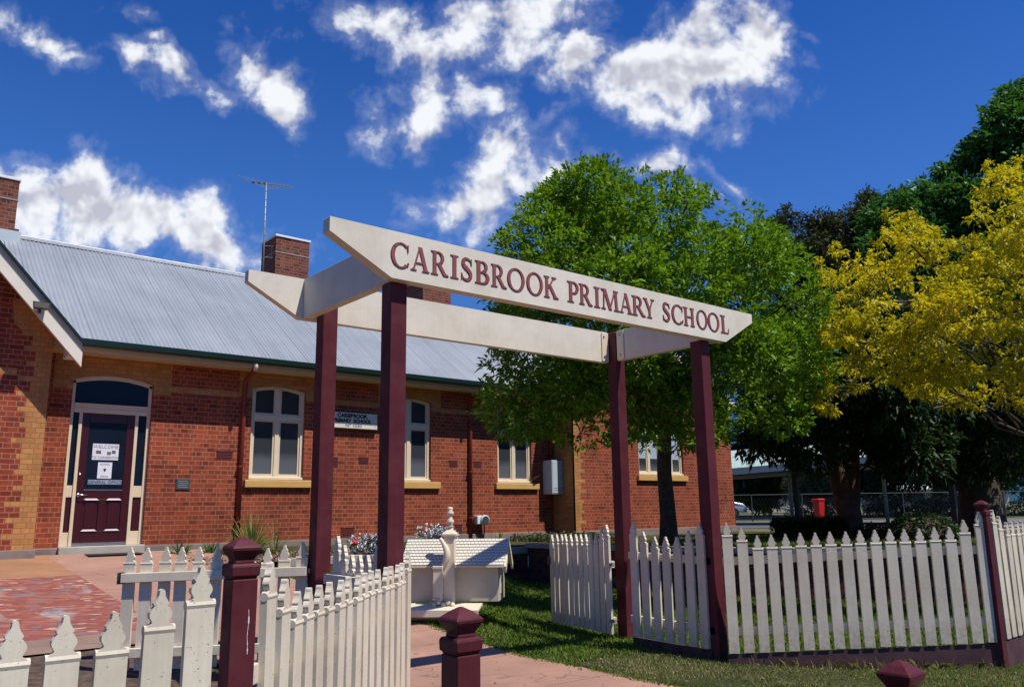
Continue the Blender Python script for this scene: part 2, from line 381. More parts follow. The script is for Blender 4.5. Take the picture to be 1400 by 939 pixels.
m_path = pavemat('pink_concrete', (.44, .25, .18))
m_tan = pavemat('tan_paving', (.42, .215, .115), .9, 0)
m_strip2 = pavemat('rough_kerbing', (.30, .20, .155), 5.0, 0)

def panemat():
    t = NT('painted_reflection_glass'); p = t.pos(); sp = t.n('ShaderNodeSeparateXYZ'); t.l(p, sp.inputs[0])
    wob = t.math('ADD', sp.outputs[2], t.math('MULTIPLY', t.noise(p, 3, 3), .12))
    c = t.ramp(t.math('MULTIPLY', t.math('SUBTRACT', wob, 2.1), 1.0), [(.30, (.115, .125, .145)), (.48, (.040, .045, .055))])  # lower glass lighter: ground and sky reflection painted into the colour
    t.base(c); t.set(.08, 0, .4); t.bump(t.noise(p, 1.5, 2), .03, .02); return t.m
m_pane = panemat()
def groundmat():
    t = NT('lawn_ground'); p = t.pos()
    c = t.ramp(t.noise(p, 3.2, 7, .7), [(.30, (.12, .09, .055)), (.46, (.09, .095, .04)), (.7, (.055, .09, .022))])
    c = t.mix(.7, c, t.mix(1.0, c, t.ramp(t.noise(p, 60, 4, .8), [(.3, (.4, .42, .4)), (.7, (1.2, 1.2, 1.1))]), 'MULTIPLY'))
    t.base(c); t.set(.95, 0, .1); t.bump(t.noise(p, 50, 5, .8), 1.0, .03); return t.m
m_ground = groundmat()
m_farground = plain('dry_grass_ground', (.14, .125, .05), .95, .35, .5, .6, 20)
m_blade = leafmat('grass_blades', (.12, .21, .022), (.165, .28, .034), (.26, .30, .08), .3, .15)
m_bladedry = leafmat('verge_blades', (.17, .20, .06), (.29, .29, .12), (.46, .41, .24), .3, .15)
m_leafg = leafmat('ash_leaves', (.10, .205, .008), (.17, .32, .011), (.29, .45, .026), .33, .3)
m_leafy = leafmat('golden_leaves', (.58, .48, .006), (.77, .62, .010), (.44, .44, .02), .36, .25)
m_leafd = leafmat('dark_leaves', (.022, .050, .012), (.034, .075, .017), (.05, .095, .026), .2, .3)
m_leaft = leafmat('tall_leaves', (.045, .14, .022), (.065, .19, .032), (.10, .24, .05), .3, .35)
m_leafb = leafmat('olive_leaves', (.040, .056, .020), (.062, .080, .030), (.10, .10, .045), .2, .2)
m_leafm = leafmat('bright_bush_leaves', (.06, .14, .016), (.09, .20, .024), (.13, .24, .03), .3, .25)
m_leafs = leafmat('scrub_leaves', (.07, .085, .03), (.10, .11, .045), (.16, .15, .09), .2, .2)
m_reed = leafmat('strap_leaves', (.17, .22, .05), (.25, .29, .08), (.38, .36, .14), .25, .3)

# ------------------------------------------------------------------ world, sun, camera
SUN = np.array([-.21, .52, -1.0]); SUN /= np.linalg.norm(SUN)
to = -SUN
elev = math.asin(to[2]); azim = math.atan2(to[0], to[1])
CLOUDS = [  # px, py, rx, ry, rot(deg, clockwise on the photo), gain
 (60,55,66,24,22,1.0),(112,88,40,13,42,.7),(190,28,30,15,15,.75),(180,95,40,20,38,.8),(243,98,46,18,35,.85),(208,62,18,12,0,.7),
 (340,85,48,34,40,1.15),(385,130,58,36,50,1.25),
 (505,28,80,36,15,1.05),(565,62,75,34,40,1.0),(575,140,42,58,10,1.0),(545,165,40,26,-20,.8),(648,130,44,32,-15,1.1),(700,30,85,44,0,1.2),(640,70,50,40,0,.75),(740,10,50,40,0,1.0),
 (700,195,50,34,-30,.8),(690,262,100,56,-22,1.15),(630,285,50,34,0,1.0),(755,228,40,26,-20,.9),
 (955,95,120,66,-18,1.5),(1030,55,50,60,0,1.3),(880,115,70,48,0,1.2),(800,95,56,46,-20,.95),(900,150,70,22,10,.9),
 (150,292,200,52,10,1.5),(140,248,60,34,40,1.1),(60,285,110,60,0,1.1),(270,300,60,34,20,1.0),(275,342,120,34,18,1.7),(40,250,60,26,10,.9),
 (1000,252,44,13,42,.75),(1104,50,22,11,15,.65),(885,232,46,16,0,.5),(965,265,22,10,0,.6),(470,300,16,8,0,.0)]
def build_world():
    w = bpy.data.worlds.new('World'); scn.world = w; w.use_nodes = True
    t = w.node_tree; N = t.nodes; L = t.links
    for n in list(N): N.remove(n)
    out = N.new('ShaderNodeOutputWorld'); bg = N.new('ShaderNodeBackground'); L.new(bg.outputs[0], out.inputs[0])
    bg.inputs['Strength'].default_value = .055
    sky = N.new('ShaderNodeTexSky'); sky.sky_type = 'NISHITA'; sky.sun_disc = False
    sky.sun_elevation = elev; sky.sun_rotation = azim; sky.air_density = 1.0; sky.dust_density = .25; sky.ozone_density = 3.5; sky.altitude = 200
    def vm(op, a, b=None):
        n = N.new('ShaderNodeVectorMath'); n.operation = op
        for i, v in enumerate((a, b)):
            if v is None: continue
            if isinstance(v, (tuple, list, np.ndarray)): n.inputs[i].default_value = tuple(v)
            else: L.new(v, n.inputs[i])
        return n.outputs['Value'] if op in ('DOT_PRODUCT', 'LENGTH') else n.outputs['Vector']
    def mt(op, a, b=0.0, clamp=False):
        n = N.new('ShaderNodeMath'); n.operation = op; n.use_clamp = clamp
        for i, v in enumerate((a, b)):
            if isinstance(v, (int, float)): n.inputs[i].default_value = v
            else: L.new(v, n.inputs[i])
        return n.outputs[0]
    def mr(x, a, b, c=0.0, d=1.0):
        n = N.new('ShaderNodeMapRange'); n.interpolation_type = 'SMOOTHSTEP'
        L.new(x, n.inputs[0])
        for i, v in zip((1, 2, 3, 4), (a, b, c, d)): n.inputs[i].default_value = v
        return n.outputs[0]
    tc = N.new('ShaderNodeTexCoord'); d = tc.outputs['Generated']
    # gnomonic chart of the sky about a fixed world direction (the middle of the cloud field)
    fz = mt('MAXIMUM', vm('DOT_PRODUCT', d, CF), .05)
    u = mt('DIVIDE', vm('DOT_PRODUCT', d, CR), fz); v = mt('DIVIDE', vm('DOT_PRODUCT', d, -CU), fz)
    cb = N.new('ShaderNodeCombineXYZ'); L.new(u, cb.inputs[0]); L.new(v, cb.inputs[1])
    wn = N.new('ShaderNodeTexNoise'); wn.inputs['Scale'].default_value = 8; wn.inputs['Detail'].default_value = 5; L.new(cb.outputs[0], wn.inputs['Vector'])
    wv = vm('SCALE', vm('SUBTRACT', wn.outputs['Color'], (.5, .5, .5))); wv.node.inputs['Scale'].default_value = .085
    uv = vm('MULTIPLY', vm('ADD', cb.outputs[0], wv), (1, 1, 0)); wn.noise_dimensions = '2D'
    acc = None
    for (px, py, rx, ry, rot, gain) in CLOUDS:
        if gain <= 0: continue
        mp = N.new('ShaderNodeMapping'); mp.vector_type = 'TEXTURE'; L.new(uv, mp.inputs[0])
        mp.inputs['Location'].default_value = ((px-700)/FPX, (py-469.5)/FPX, 0)
        mp.inputs['Rotation'].default_value = (0, 0, rad(rot)); mp.inputs['Scale'].default_value = (rx/FPX, ry/FPX, 1)
        ln = vm('LENGTH', mp.outputs[0])
        val = mt('MULTIPLY', mt('SUBTRACT', 1.12, ln), gain)
        if acc is None: acc = val
        else:
            sm = N.new('ShaderNodeMath'); sm.operation = 'SMOOTH_MAX'; L.new(acc, sm.inputs[0]); L.new(val, sm.inputs[1]); sm.inputs[2].default_value = .25; acc = sm.outputs[0]
    def fbm(scale, det, off=(0, 0, 0), rough=.62, lac=2.0, dist=.0):
        a = vm('ADD', cb.outputs[0], off)
        n = N.new('ShaderNodeTexNoise'); n.inputs['Scale'].default_value = scale; n.inputs['Detail'].default_value = det; n.inputs['Roughness'].default_value = rough
        n.inputs['Distortion'].default_value = dist; n.inputs['Lacunarity'].default_value = lac; n.noise_dimensions = '2D'
        L.new(a, n.inputs['Vector']); return n.outputs['Fac']
    def billow(scale, det, off=(0, 0, 0), rough=.55):
        a = vm('ADD', cb.outputs[0], off)
        n = N.new('ShaderNodeTexVoronoi'); n.feature = 'F1'; n.voronoi_dimensions = '2D'; n.inputs['Scale'].default_value = scale; n.inputs['Detail'].default_value = det; n.inputs['Roughness'].default_value = rough
        n.inputs['Lacunarity'].default_value = 2.3
        L.new(vm('ADD', a, wv), n.inputs['Vector']); return n.outputs['Distance']
    big = fbm(6.5, 4, (.7, .1, 0), .55); mid = fbm(15, 9, (0, 0, 0), .62, 2.1, .12); bl = billow(16, 2)
    raw = mt('ADD', mt('ADD', mt('MULTIPLY', mt('SUBTRACT', mid, .5), 2.5), mt('MULTIPLY', mt('SUBTRACT', big, .5), 1.1)), mt('MULTIPLY', mt('SUBTRACT', .42, bl), .75))
    dens = mt('ADD', mt('ADD', acc, raw), .30)
    thick = mr(dens, .0, 1.05); veil = mt('MULTIPLY', mr(dens, -.45, .5), .17)
    mask = mt('MULTIPLY', mt('MAXIMUM', thick, veil), .985)
    mask = mt('MULTIPLY', mask, mr(vm('DOT_PRODUCT', d, CF), .2, .4))
    # light: the same field sampled a little towards the sun; thick parts shade their lower side
    o2 = (.004, -.020, 0); mid2 = fbm(15, 3, o2, .55, 2.1, .12); mid1 = fbm(15, 3, (0, 0, 0), .55, 2.1, .12)
    rel = mt('MULTIPLY', mt('SUBTRACT', mid1, mid2), 1.9)
    sh = mt('ADD', rel, mt('MULTIPLY', mr(dens, .6, 2.0), -.17))
    sh = mt('ADD', sh, mt('MULTIPLY', mt('SUBTRACT', fbm(5, 3, (.3, .2, 0)), .5), .30))
    br = mt('ADD', .96, sh); br = mt('MINIMUM', mt('MAXIMUM', br, .60), 1.04)
    cc = N.new('ShaderNodeCombineColor'); L.new(mt('MULTIPLY', br, 16.2), cc.inputs[0]); L.new(mt('MULTIPLY', br, 16.6), cc.inputs[1]); L.new(mt('MULTIPLY', mt('ADD', mt('MULTIPLY', br, .84), .16), 17.4), cc.inputs[2])
    # polarised deep blue
    tint = N.new('ShaderNodeMix'); tint.data_type = 'RGBA'; tint.blend_type = 'MULTIPLY'; tint.inputs[0].default_value = 1.0
    L.new(sky.outputs[0], tint.inputs[6]); tint.inputs[7].default_value = (SKYT[0], SKYT[1], SKYT[2], 1)
    sz = N.new('ShaderNodeSeparateXYZ'); L.new(d, sz.inputs[0]); hz = mr(sz.outputs[2], -.02, .36, .30, 1.0)
    hm = N.new('ShaderNodeMix'); hm.data_type = 'RGBA'; hm.blend_type = 'MULTIPLY'; hm.inputs[0].default_value = 1.0
    L.new(tint.outputs[2], hm.inputs[6]); hc = N.new('ShaderNodeCombineColor'); L.new(mt('MULTIPLY', hz, .95), hc.inputs[0]); L.new(hz, hc.inputs[1]); L.new(hz, hc.inputs[2]); L.new(hc.outputs[0], hm.inputs[7]); tint = hm
    pale = N.new('ShaderNodeMix'); pale.data_type = 'RGBA'; pale.blend_type = 'ADD'; L.new(tint.outputs[2], pale.inputs[6]); pale.inputs[7].default_value = (.62, .95, .90, 1)
    L.new(mt('MULTIPLY', mr(sz.outputs[2], .62, .22, 0.0, 1.0), mr(sz.outputs[2], .02, .2, .25, 1.0)), pale.inputs[0]); tint = pale
    mx = N.new('ShaderNodeMix'); mx.data_type = 'RGBA'; L.new(mask, mx.inputs[0]); L.new(tint.outputs[2], mx.inputs[6]); L.new(cc.outputs[0], mx.inputs[7])
    L.new(mx.outputs[2], bg.inputs['Color'])
SKYT = (.30, 1.0, 2.25)
build_world()
ld = bpy.data.lights.new('sun', 'SUN'); ld.energy = 5.0; ld.angle = rad(.53); ld.color = (1, .955, .88)
lo = bpy.data.objects.new('sun', ld); COL.objects.link(lo); lo.location = (0, -10, 20)
lo.rotation_euler = Vector(SUN).to_track_quat('-Z', 'Y').to_euler()

cam = bpy.data.cameras.new('camera'); co = bpy.data.objects.new('camera', cam); COL.objects.link(co); scn.camera = co
cam.sensor_width = 36; cam.sensor_fit = 'HORIZONTAL'; cam.lens = 36*FPX/1400; cam.clip_end = 3000; cam.clip_start = .05
co.matrix_world = Matrix(((CR[0], CU[0], -CF[0], CAMP[0]), (CR[1], CU[1], -CF[1], CAMP[1]), (CR[2], CU[2], -CF[2], CAMP[2]), (0, 0, 0, 1)))
scn.view_settings.view_transform = 'Standard'; scn.view_settings.look = 'None'; scn.view_settings.exposure = 0
scn.cycles.max_bounces = 6; scn.cycles.transparent_max_bounces = 4; scn.cycles.use_denoising = True

# ------------------------------------------------------------------ ground, paving
def grid_patch(name, xs, ys, zf, mat):
    V = [(x, y, zf(x, y)) for y in ys for x in xs]; n = len(xs)
    Q = [(j*n+i, j*n+i+1, (j+1)*n+i+1, (j+1)*n+i) for j in range(len(ys)-1) for i in range(n-1)]
    return new_obj(name, np_mesh(name, V, Q, mat))
fx = [-60, -30, -15, -8] + list(np.arange(-6, 15, .35)) + [18, 25, 40, 60]
fy = [-60, -30, -12, -6] + list(np.arange(-3, 15.2, .35))
def zlump(x, y):
    e = 1.0 if (x > -5 and y > 1) else 0
    return zg(x, y) + e*.012*math.sin(3.1*x+1.7*y)*math.sin(2.3*y-1.1*x)
tag(grid_patch('ground', fx, fy, zlump, m_ground), 'grass verge and sloping school lawn', kind='structure')
# wall line of the raised garden (kerb along the school, then the brick retaining wall towards the fence)
WL = [(5.35, 12.0), (10.2, 12.0), (10.1, 11.0), (10.75, 7.75), (12.6, 4.85), (14.2, 3.2)]
def sheet(name, poly, zf, mat, kind='structure', label=None):
    tr = tessellate_polygon([[Vector((x, y, 0)) for x, y in poly]])
    me = bpy.data.meshes.new(name); me.from_pydata([(x, y, zf(x, y)) for x, y in poly], [], [tuple(t) for t in tr]); me.materials.append(mat)
    bm = bmesh.new(); bm.from_mesh(me); bmesh.ops.recalc_face_normals(bm, faces=bm.faces)
    if sum(f.normal.z for f in bm.faces) < 0: bmesh.ops.reverse_faces(bm, faces=bm.faces)
    bm.to_mesh(me); bm.free()
    return tag(new_obj(name, me), label, kind=kind)
bed = [(4.35, 15.0), (4.35, 13.6), (5.35, 13.6), (5.35, 12.1), (10.3, 12.1), (10.3, 15.0)]
sheet('garden_bed', bed, lambda x, y: .655, m_soil, label='mulched garden bed along the school wall')
ter = [(10.3, 15.0), (10.2, 12.1), (10.2, 11.0), (10.85, 7.8), (12.7, 4.9), (14.3, 3.3), (20, 3.3), (20, 15)]
sheet('terrace', ter, lambda x, y: .70, m_ground, label='raised grass terrace under the trees')
far = [(-300, 15.05), (20, 15.0), (20, 3.0), (60, -60), (900, -300), (900, 900), (-300, 900)]
sheet('terrain', far, lambda x, y: .695 if math.hypot(x, y) < 40 else (.9 if math.hypot(x, y) < 200 else 1.2), m_farground, label='distant grassy ground beyond the school')
def zo(o): return lambda x, y: zg(x, y)+o
ar = lambda a, b, s: list(np.arange(a, b-1e-6, s))+[b]
tag(grid_patch('path', ar(2.7, 5.15, .35), ar(-1.5, 14.74, .35), zo(.03), m_path), 'pink concrete path running through the gateway', kind='structure')
tag(grid_patch('mosaic_paving', ar(-4, 2.7, .4), ar(8.75, 12.5, .4), zo(.036), m_mosaic), 'red brick mosaic paving with blue and cream pieces', kind='structure')
tag(grid_patch('paving', ar(-4, 2.7, .4), ar(12.5, 14.74, .35), zo(.034), m_tan), 'tan paving band beside the left wing', kind='structure')
tag(grid_patch('paving_edge', ar(-4, 2.7, .4), [8.2, 8.4, 8.75], zo(.045), m_strip2), 'rough concrete edge in front of the mosaic', kind='structure')
tag(grid_patch('soil_strip', ar(-6, 2.6, .4), ar(3.0, 8.2, .4), zo(.028), m_soil), 'bare soil behind the street fence', kind='structure')

# kerb and retaining wall
k = MB((7.8, 12.05, .4)); k.box(5.35, 12.0, .565, 10.2, 12.16, .69)
tag(k.obj('garden_kerb', m_kerb, bevel=.012), 'straight pale concrete kerb edging the garden bed', 'kerb')
rw = thing('retaining_wall', 'dark red brick retaining wall with concrete coping behind the right fence', 'wall', (10.6, 8, 0))
w1 = MB((10.6, 8, 0)); w2 = MB((10.6, 8, 0))
for (a, b) in zip(WL[1:-1], WL[2:]):
    a = np.array(a); b = np.array(b); d = (b-a)/np.linalg.norm(b-a); nrm = np.array([-d[1], d[0]])
    if nrm[0] < 0: nrm = -nrm
    L_ = np.linalg.norm(b-a); mid = (a+b)/2
    w1.obox((*(mid+nrm*.11), .33), (*(d*L_/2), 0), (*(nrm*.11), 0), (0, 0, .34))
    w2.obox((*(mid+nrm*.10), .71), (*(d*(L_/2+.03)), 0), (*(nrm*.14), 0), (0, 0, .04))
w1.box(5.35, 12.012, -.05, 10.2, 12.15, .564); w1.obj('wall_face', m_brickd, rw); w2.obj('coping', m_kerb, rw)

# ------------------------------------------------------------------ entrance arch
AX0, AX1, AY0, AY1, PW = 2.923, 6.419, 4.835, 6.33, .133
ZB, ZT = 2.963, 3.31
arch = thing('entrance_arch', 'tall maroon and cream timber gateway arch lettered with the school name', 'arch', (4.67, 5.6, 0))
AO = (4.67, 5.6, 0)
for x in (AX0, AX1):
    b = MB(AO); y = AY0+.06
    b.box(x, y, -.2, x+PW, y+PW, ZB-.002); b.obj('post', m_maroon, arch, bevel=.006)
    b = MB(AO); y = AY1-.06-PW+.075
    if x == AX1:
        x += .20; b.box(x, y, -.2, x+PW, y+PW, ZT-.03)
        b.lathe([(PW/2, ZT-.03), (PW/2+.004, ZT-.02), (.05, ZT-.004), (.012, ZT+.012)], (x+PW/2, y+PW/2, 0), sq=True)
    else: b.box(x+.125, AY1-.002-PW, -.1, x+.125+PW, AY1-.002, ZT-.05)
    b.obj('post', m_maroon, arch, bevel=.006)
def beam_prof(xl, kl, xr, kr): return [(xl, ZT), (xl, ZT-.10), (kl, ZB), (kr, ZB), (xr, ZT-.09), (xr, ZT)]
b = MB(AO); b.xz(beam_prof(2.391, 2.878, 7.19, 6.72), AY0-.02, AY0+.075)
fb = b.obj('front_beam', m_cream, arch, bevel=.004)
tag(fb, 'cream front beam with raised dark red lettering')
b = MB(AO); b.xz([(2.437, ZT), (2.437, ZT-.10), (2.90, ZB), (AX1+.192, ZB), (AX1+.192, ZT)], AY1, AY1+.075)
b.obj('back_beam', m_cream, arch, bevel=.004)
for x0, x1 in ((AX0+.0, AX0+.075), (AX1+PW+.07, AX1+PW+.145)):
    b = MB(AO); b.box(x0, AY0+.076, ZB+.003, x1, (AY1-.001 if x0 < 4 else AY1-.135), ZT-.003)
    b.obj('cross_beam', m_cream, arch, bevel=.004)
# bracket plates with bolts at the back right post
b = MB(AO); b.box(AX1+.09, AY1-.012, ZB+.01, AX1+.192, AY1-.002, ZT-.012); b.obj('bracket', m_framew, arch, bevel=.002)
b = MB(AO); b.box(AX1+PW+.058, AY1-.24, ZB+.01, AX1+PW+.069, AY1-.14, ZT-.012); b.obj('bracket', m_framew, arch, bevel=.002)
for zz in (ZB+.06, ZT-.06):
    b = MB(AO); b.lathe([(.009, 0), (.009, .008), (.004, .011)], (AX1+PW+.057, AY1-.19, zz), 8); b.obj('bolt', m_bronze, arch)
    b = MB(AO); b.obox((AX1+.12, AY1-.016, zz), (.008, 0, 0), (0, .004, 0), (0, 0, .008)); b.obj('bolt', m_bronze, arch)

# serif letters, hand drawn in a box of cap height 1
def bez(p0, p1, p2, p3, n=14):
    return [tuple((1-t)**3*np.array(p0)+3*(1-t)**2*t*np.array(p1)+3*(1-t)*t*t*np.array(p2)+t**3*np.array(p3)) for t in np.linspace(0, 1, n)]
def rect(x0, y0, x1, y1): return [[(x0, y0), (x1, y0), (x1, y1), (x0, y1)]]
def ser(cx, w, sw, y, up):  # bracketed serif centred cx, width w, stem width sw, on the line y, growing up (1) or down (-1)
    a = .032; h = .085
    return [[(cx-w/2, y), (cx+w/2, y), (cx+w/2, y+up*a), (cx+sw/2+.02, y+up*(a+.012)), (cx+sw/2, y+up*h), (cx-sw/2, y+up*h), (cx-sw/2-.02, y+up*(a+.012)), (cx-w/2, y+up*a)]]
def stem(cx, sw, w, top=True, bot=True): return rect(cx-sw/2, 0, cx+sw/2, 1) + (ser(cx, w, sw, 1, -1) if top else []) + (ser(cx, w, sw, 0, 1) if bot else [])
def arcs(cx, cy, rx, ry, a0, a1, tx, ty, n=22):
    o = []
    A = np.linspace(rad(a0), rad(a1), n+1)
    for a, b in zip(A[:-1], A[1:]):
        f = lambda q, k: (cx+(rx-k*tx)*math.cos(q), cy+(ry-k*ty)*math.sin(q))
        o.append([f(a, 0), f(b, 0), f(b, 1), f(a, 1)])
    return o
def stroke(pts, ws):
    o = []; L = []; Rr = []
    for i, p in enumerate(pts):
        d = np.array(pts[min(i+1, len(pts)-1)])-np.array(pts[max(i-1, 0)]); d = d/np.linalg.norm(d); nn = np.array([-d[1], d[0]])
        L.append(np.array(p)+nn*ws[i]/2); Rr.append(np.array(p)-nn*ws[i]/2)
    for i in range(len(pts)-1): o.append([tuple(L[i]), tuple(L[i+1]), tuple(Rr[i+1]), tuple(Rr[i])])
    return o
def diag(x0, y0, x1, y1, w): return [[(x0-w/2, y0), (x0+w/2, y0), (x1+w/2, y1), (x1-w/2, y1)]]
SW = .19
def LET(ch):
    if ch == 'I': return stem(.2, SW, .40), .40
    if ch == 'H': return stem(.2, SW, .36)+stem(.76, SW, .36)+rect(.28, .47, .68, .53), .96
    if ch == 'L': return stem(.2, SW, .38)+rect(.28, 0, .60, .05)+[[(.50, .05), (.60, .05), (.645, .27), (.61, .27), (.57, .12)]], .66
    if ch == 'O': return arcs(.48, .5, .48, .53, 0, 360, .155, .05, 40), .96
    if ch == 'C': return arcs(.5, .5, .48, .53, 47, 313, .165, .05, 34)+[[(.785, .90), (.83, .97), (.85, .97), (.85, .66), (.825, .66)]]+[[(.80, .12), (.84, .06), (.88, .17), (.86, .24), (.82, .2)]], .88
    if ch == 'A': return diag(.14, 0, .47, 1, .075)+diag(.82, 0, .50, 1, .185)+rect(.24, .30, .66, .36)+ser(.15, .30, .07, 0, 1)+ser(.81, .36, .17, 0, 1), .98
    if ch == 'R': return stem(.2, SW, .38)+rect(.26, .945, .42, 1)+rect(.26, .45, .42, .505)+arcs(.40, .725, .32, .275, -90, 90, .16, .055)+diag(.80, 0, .45, .47, .19)+[[(.70, 0), (.97, 0), (.97, .03), (.88, .07), (.76, .09)]], .95
    if ch == 'P': return stem(.2, SW, .40)+rect(.26, .945, .40, 1)+rect(.26, .42, .40, .475)+arcs(.39, .71, .32, .29, -90, 90, .16, .055), .72
    if ch == 'B': return stem(.2, SW, .36, True, True)+rect(.2, .945, .42, 1)+rect(.26, .485, .44, .54)+rect(.2, 0, .44, .055)+arcs(.40, .76, .28, .24, -90, 90, .15, .052)+arcs(.43, .27, .34, .27, -90, 90, .165, .055), .78
    if ch == 'K': return stem(.2, SW, .38)+diag(.30, .44, .72, 1, .085)+diag(.82, 0, .40, .60, .19)+ser(.72, .32, .08, 1, -1)+ser(.83, .36, .17, 0, 1), 1.0
    if ch == 'Y': return rect(.40, 0, .57, .46)+ser(.485, .40, SW, 0, 1)+diag(.48, .40, .16, 1, .185)+diag(.50, .42, .78, 1, .085)+ser(.16, .34, .17, 1, -1)+ser(.78, .30, .08, 1, -1), .94
    if ch == 'M': return diag(.15, 0, .20, 1, .075)+diag(.60, 0, .24, 1, .19)+diag(.56, 0, .93, 1, .075)+diag(1.03, 0, .97, 1, .17)+ser(.15, .28, .07, 0, 1)+ser(1.03, .34, .17, 0, 1)+ser(.16, .30, .12, 1, -1)+ser(1.0, .32, .15, 1, -1), 1.2
    if ch == 'S':
        c = bez((.53, .83), (.45, 1.03), (.09, 1.02), (.12, .73), 12)+bez((.12, .73), (.14, .55), (.50, .50), (.51, .27), 12)[1:]+bez((.51, .27), (.53, -.03), (.12, -.04), (.06, .20), 12)[1:]
        n = len(c); ws = [.05+.125*math.sin(math.pi*i/(n-1))**1.5 for i in range(n)]
        return stroke(c, ws)+[[(.50, .86), (.54, .97), (.56, .97), (.57, .70), (.545, .70)]]+[[(.02, .30), (.05, .30), (.09, .15), (.06, .03), (.03, .03)]], .60
LETS = [('C',2.868,3.016),('A',3.033,3.19),('R',3.207,3.359),('I',3.380,3.451),('S',3.478,3.578),('B',3.608,3.743),('R',3.763,3.915),('O',3.924,4.100),('O',4.122,4.294),('K',4.309,4.465),
        ('P',4.569,4.698),('R',4.704,4.859),('I',4.881,4.952),('M',4.969,5.189),('A',5.195,5.358),('R',5.358,5.535),('Y',5.51,5.663),
        ('S',5.775,5.874),('C',5.901,6.065),('H',6.077,6.237),('O',6.27,6.436),('O',6.444,6.624),('L',6.646,6.777)]
lb = MB(AO); H0, HC = 3.05, .178
for ch, xa, xb in LETS:
    polys, w = LET(ch); xs = [p[0] for q in polys for p in q]; lo_, hi_ = min(xs), max(xs); kx = (xb-xa)/(hi_-lo_)
    for i, q in enumerate(polys):
        y0 = AY0-.02-.006-.00018*(i % 12)
        lb.xz([(xa+(p[0]-lo_)*kx, H0+p[1]*HC) for p in q], y0, AY0-.019, 0, 1)
    # darker painted rim a touch wider, lying behind the face
    for i, q in enumerate(polys):
        cx_ = sum(p[0] for p in q)/len(q); cy_ = sum(p[1] for p in q)/len(q)
        def grow(p, e=.017):
            d = np.array([p[0]-cx_, p[1]-cy_]); n = np.linalg.norm(d)+1e-6; d = d/n
            return (p[0]+e*np.sign(d[0])*min(1, abs(d[0])*1.6), p[1]+e*np.sign(d[1])*min(1, abs(d[1])*1.6))
        g = [grow(p) for p in q]
        y0 = AY0-.02-.0028-.00012*(i % 16)
        lb.xz([(xa+(p[0]-lo_)*kx, H0+p[1]*HC) for p in g], y0, AY0-.019, 1, 1)
lb.obj('lettering', [m_letter, m_letterd], fb)

# ------------------------------------------------------------------ picket fences
PKW, PKT = .091, .026
FIN = [(0.0,.47),(.03,.40),(.07,.31),(.11,.275),(.17,.31),(.24,.365),(.31,.385),(.38,.365),(.46,.305),(.53,.235),(.555,.215),(.575,.262),(.62,.255),(.68,.205),(.76,.145),(.84,.105),(.90,.098),(.95,.085),(.985,.055),(1.0,.015)]
_pk = {}
def picket_mesh(h, fin=.112, w=PKW):
    key = (round(h, 3), fin, w)
    if key in _pk: return _pk[key]
    hb = h-fin
    pts = [(-w/2, 0), (w/2, 0), (w/2, hb-.010), (w/2-.004, hb)]
    pts += [(a*w, hb+t*fin) for t, a in FIN[1:]]
    pts += [(-a*w, hb+t*fin) for t, a in FIN[1:][::-1]]
    pts += [(-w/2+.004, hb), (-w/2, hb-.010)]
    b = MB(); b.xz(pts, -PKT/2, PKT/2)
    # rounded shoulder moulding across the top of the board
    b.tube([(-w/2-.002, 0, hb-.012), (w/2+.002, 0, hb-.012)], [.0165, .0165], 10)
    me = b.mesh('picket', m_picket); _pk[key] = me; return me
def fence(name, label, cat, P, Q, z0, z1, tops, bot, side=1, plinth=None, rails=(.24, .82), group=None, railmat=None, rail_ext=(0, 0), gapped=None, wscale=1.0):
    """pickets from P to Q; tops = list of absolute top heights; bot = (zP, zQ) picket feet; side = which side of the rails the pickets stand (-1: right hand of P->Q)"""
    P = np.array(P, float); Q = np.array(Q, float); n = len(tops); L = np.linalg.norm(Q-P); d = (Q-P)/L; nr = np.array([d[1], -d[0]])  # right hand
    ang = math.atan2(d[1], d[0]); base = (*((P+Q)/2), min(bot)-.02)
    root = thing(name, label, cat, base, 0, group)
    for i, zt in enumerate(tops):
        t = i/(n-1); p = P+(Q-P)*t; zb = bot[0]+(bot[1]-bot[0])*t
        o = new_obj('picket', picket_mesh(zt-zb), root)
        j = .004
        o.location = (p[0]-base[0]+RND.uniform(-j, j)*.5, p[1]-base[1]+RND.uniform(-j, j)*.5, zb-base[2]+RND.uniform(-j, j)*.7)
        o.rotation_euler = (RND.uniform(-.006, .006), RND.uniform(-.007, .007), ang+(math.pi if side > 0 else 0)+RND.uniform(-.012, .012))
        if wscale != 1: o.scale = (wscale, 1, 1)
    for f in rails:
        b = MB(base)
        c0 = P-d*(.05+rail_ext[0]); c1 = Q+d*(.05+rail_ext[1])
        za = bot[0]+f; zb = bot[1]+f; oc = nr*side*(-1)*(PKT/2+.021)
        a0 = np.array([*(c0+oc), za]); a1 = np.array([*(c1+oc), zb]); m = (a0+a1)/2; hv = (a1-a0)/2
        b.obox(m, hv, (*(nr*.02), 0), (0, 0, .036)); b.obj('rail', railmat or m_picket, root, bevel=.004)
    if plinth:
        (za0, za1), (zt0, zt1) = plinth
        b = MB(base); oc = nr*side*(-1)*.02
        p0 = P-d*.06+oc; p1 = Q+d*.06+oc; e = nr*.022
        vs = [(*(p0-e), za0), (*(p1-e), za1), (*(p1+e), za1), (*(p0+e), za0), (*(p0-e), zt0), (*(p1-e), zt1), (*(p1+e), zt1), (*(p0+e), zt0)]
        b.add(vs, [(0,3,2,1),(4,5,6,7),(0,1,5,4),(1,2,6,5),(2,3,7,6),(3,0,4,7)]); b.obj('plinth', m_plinthw, root)
    return root
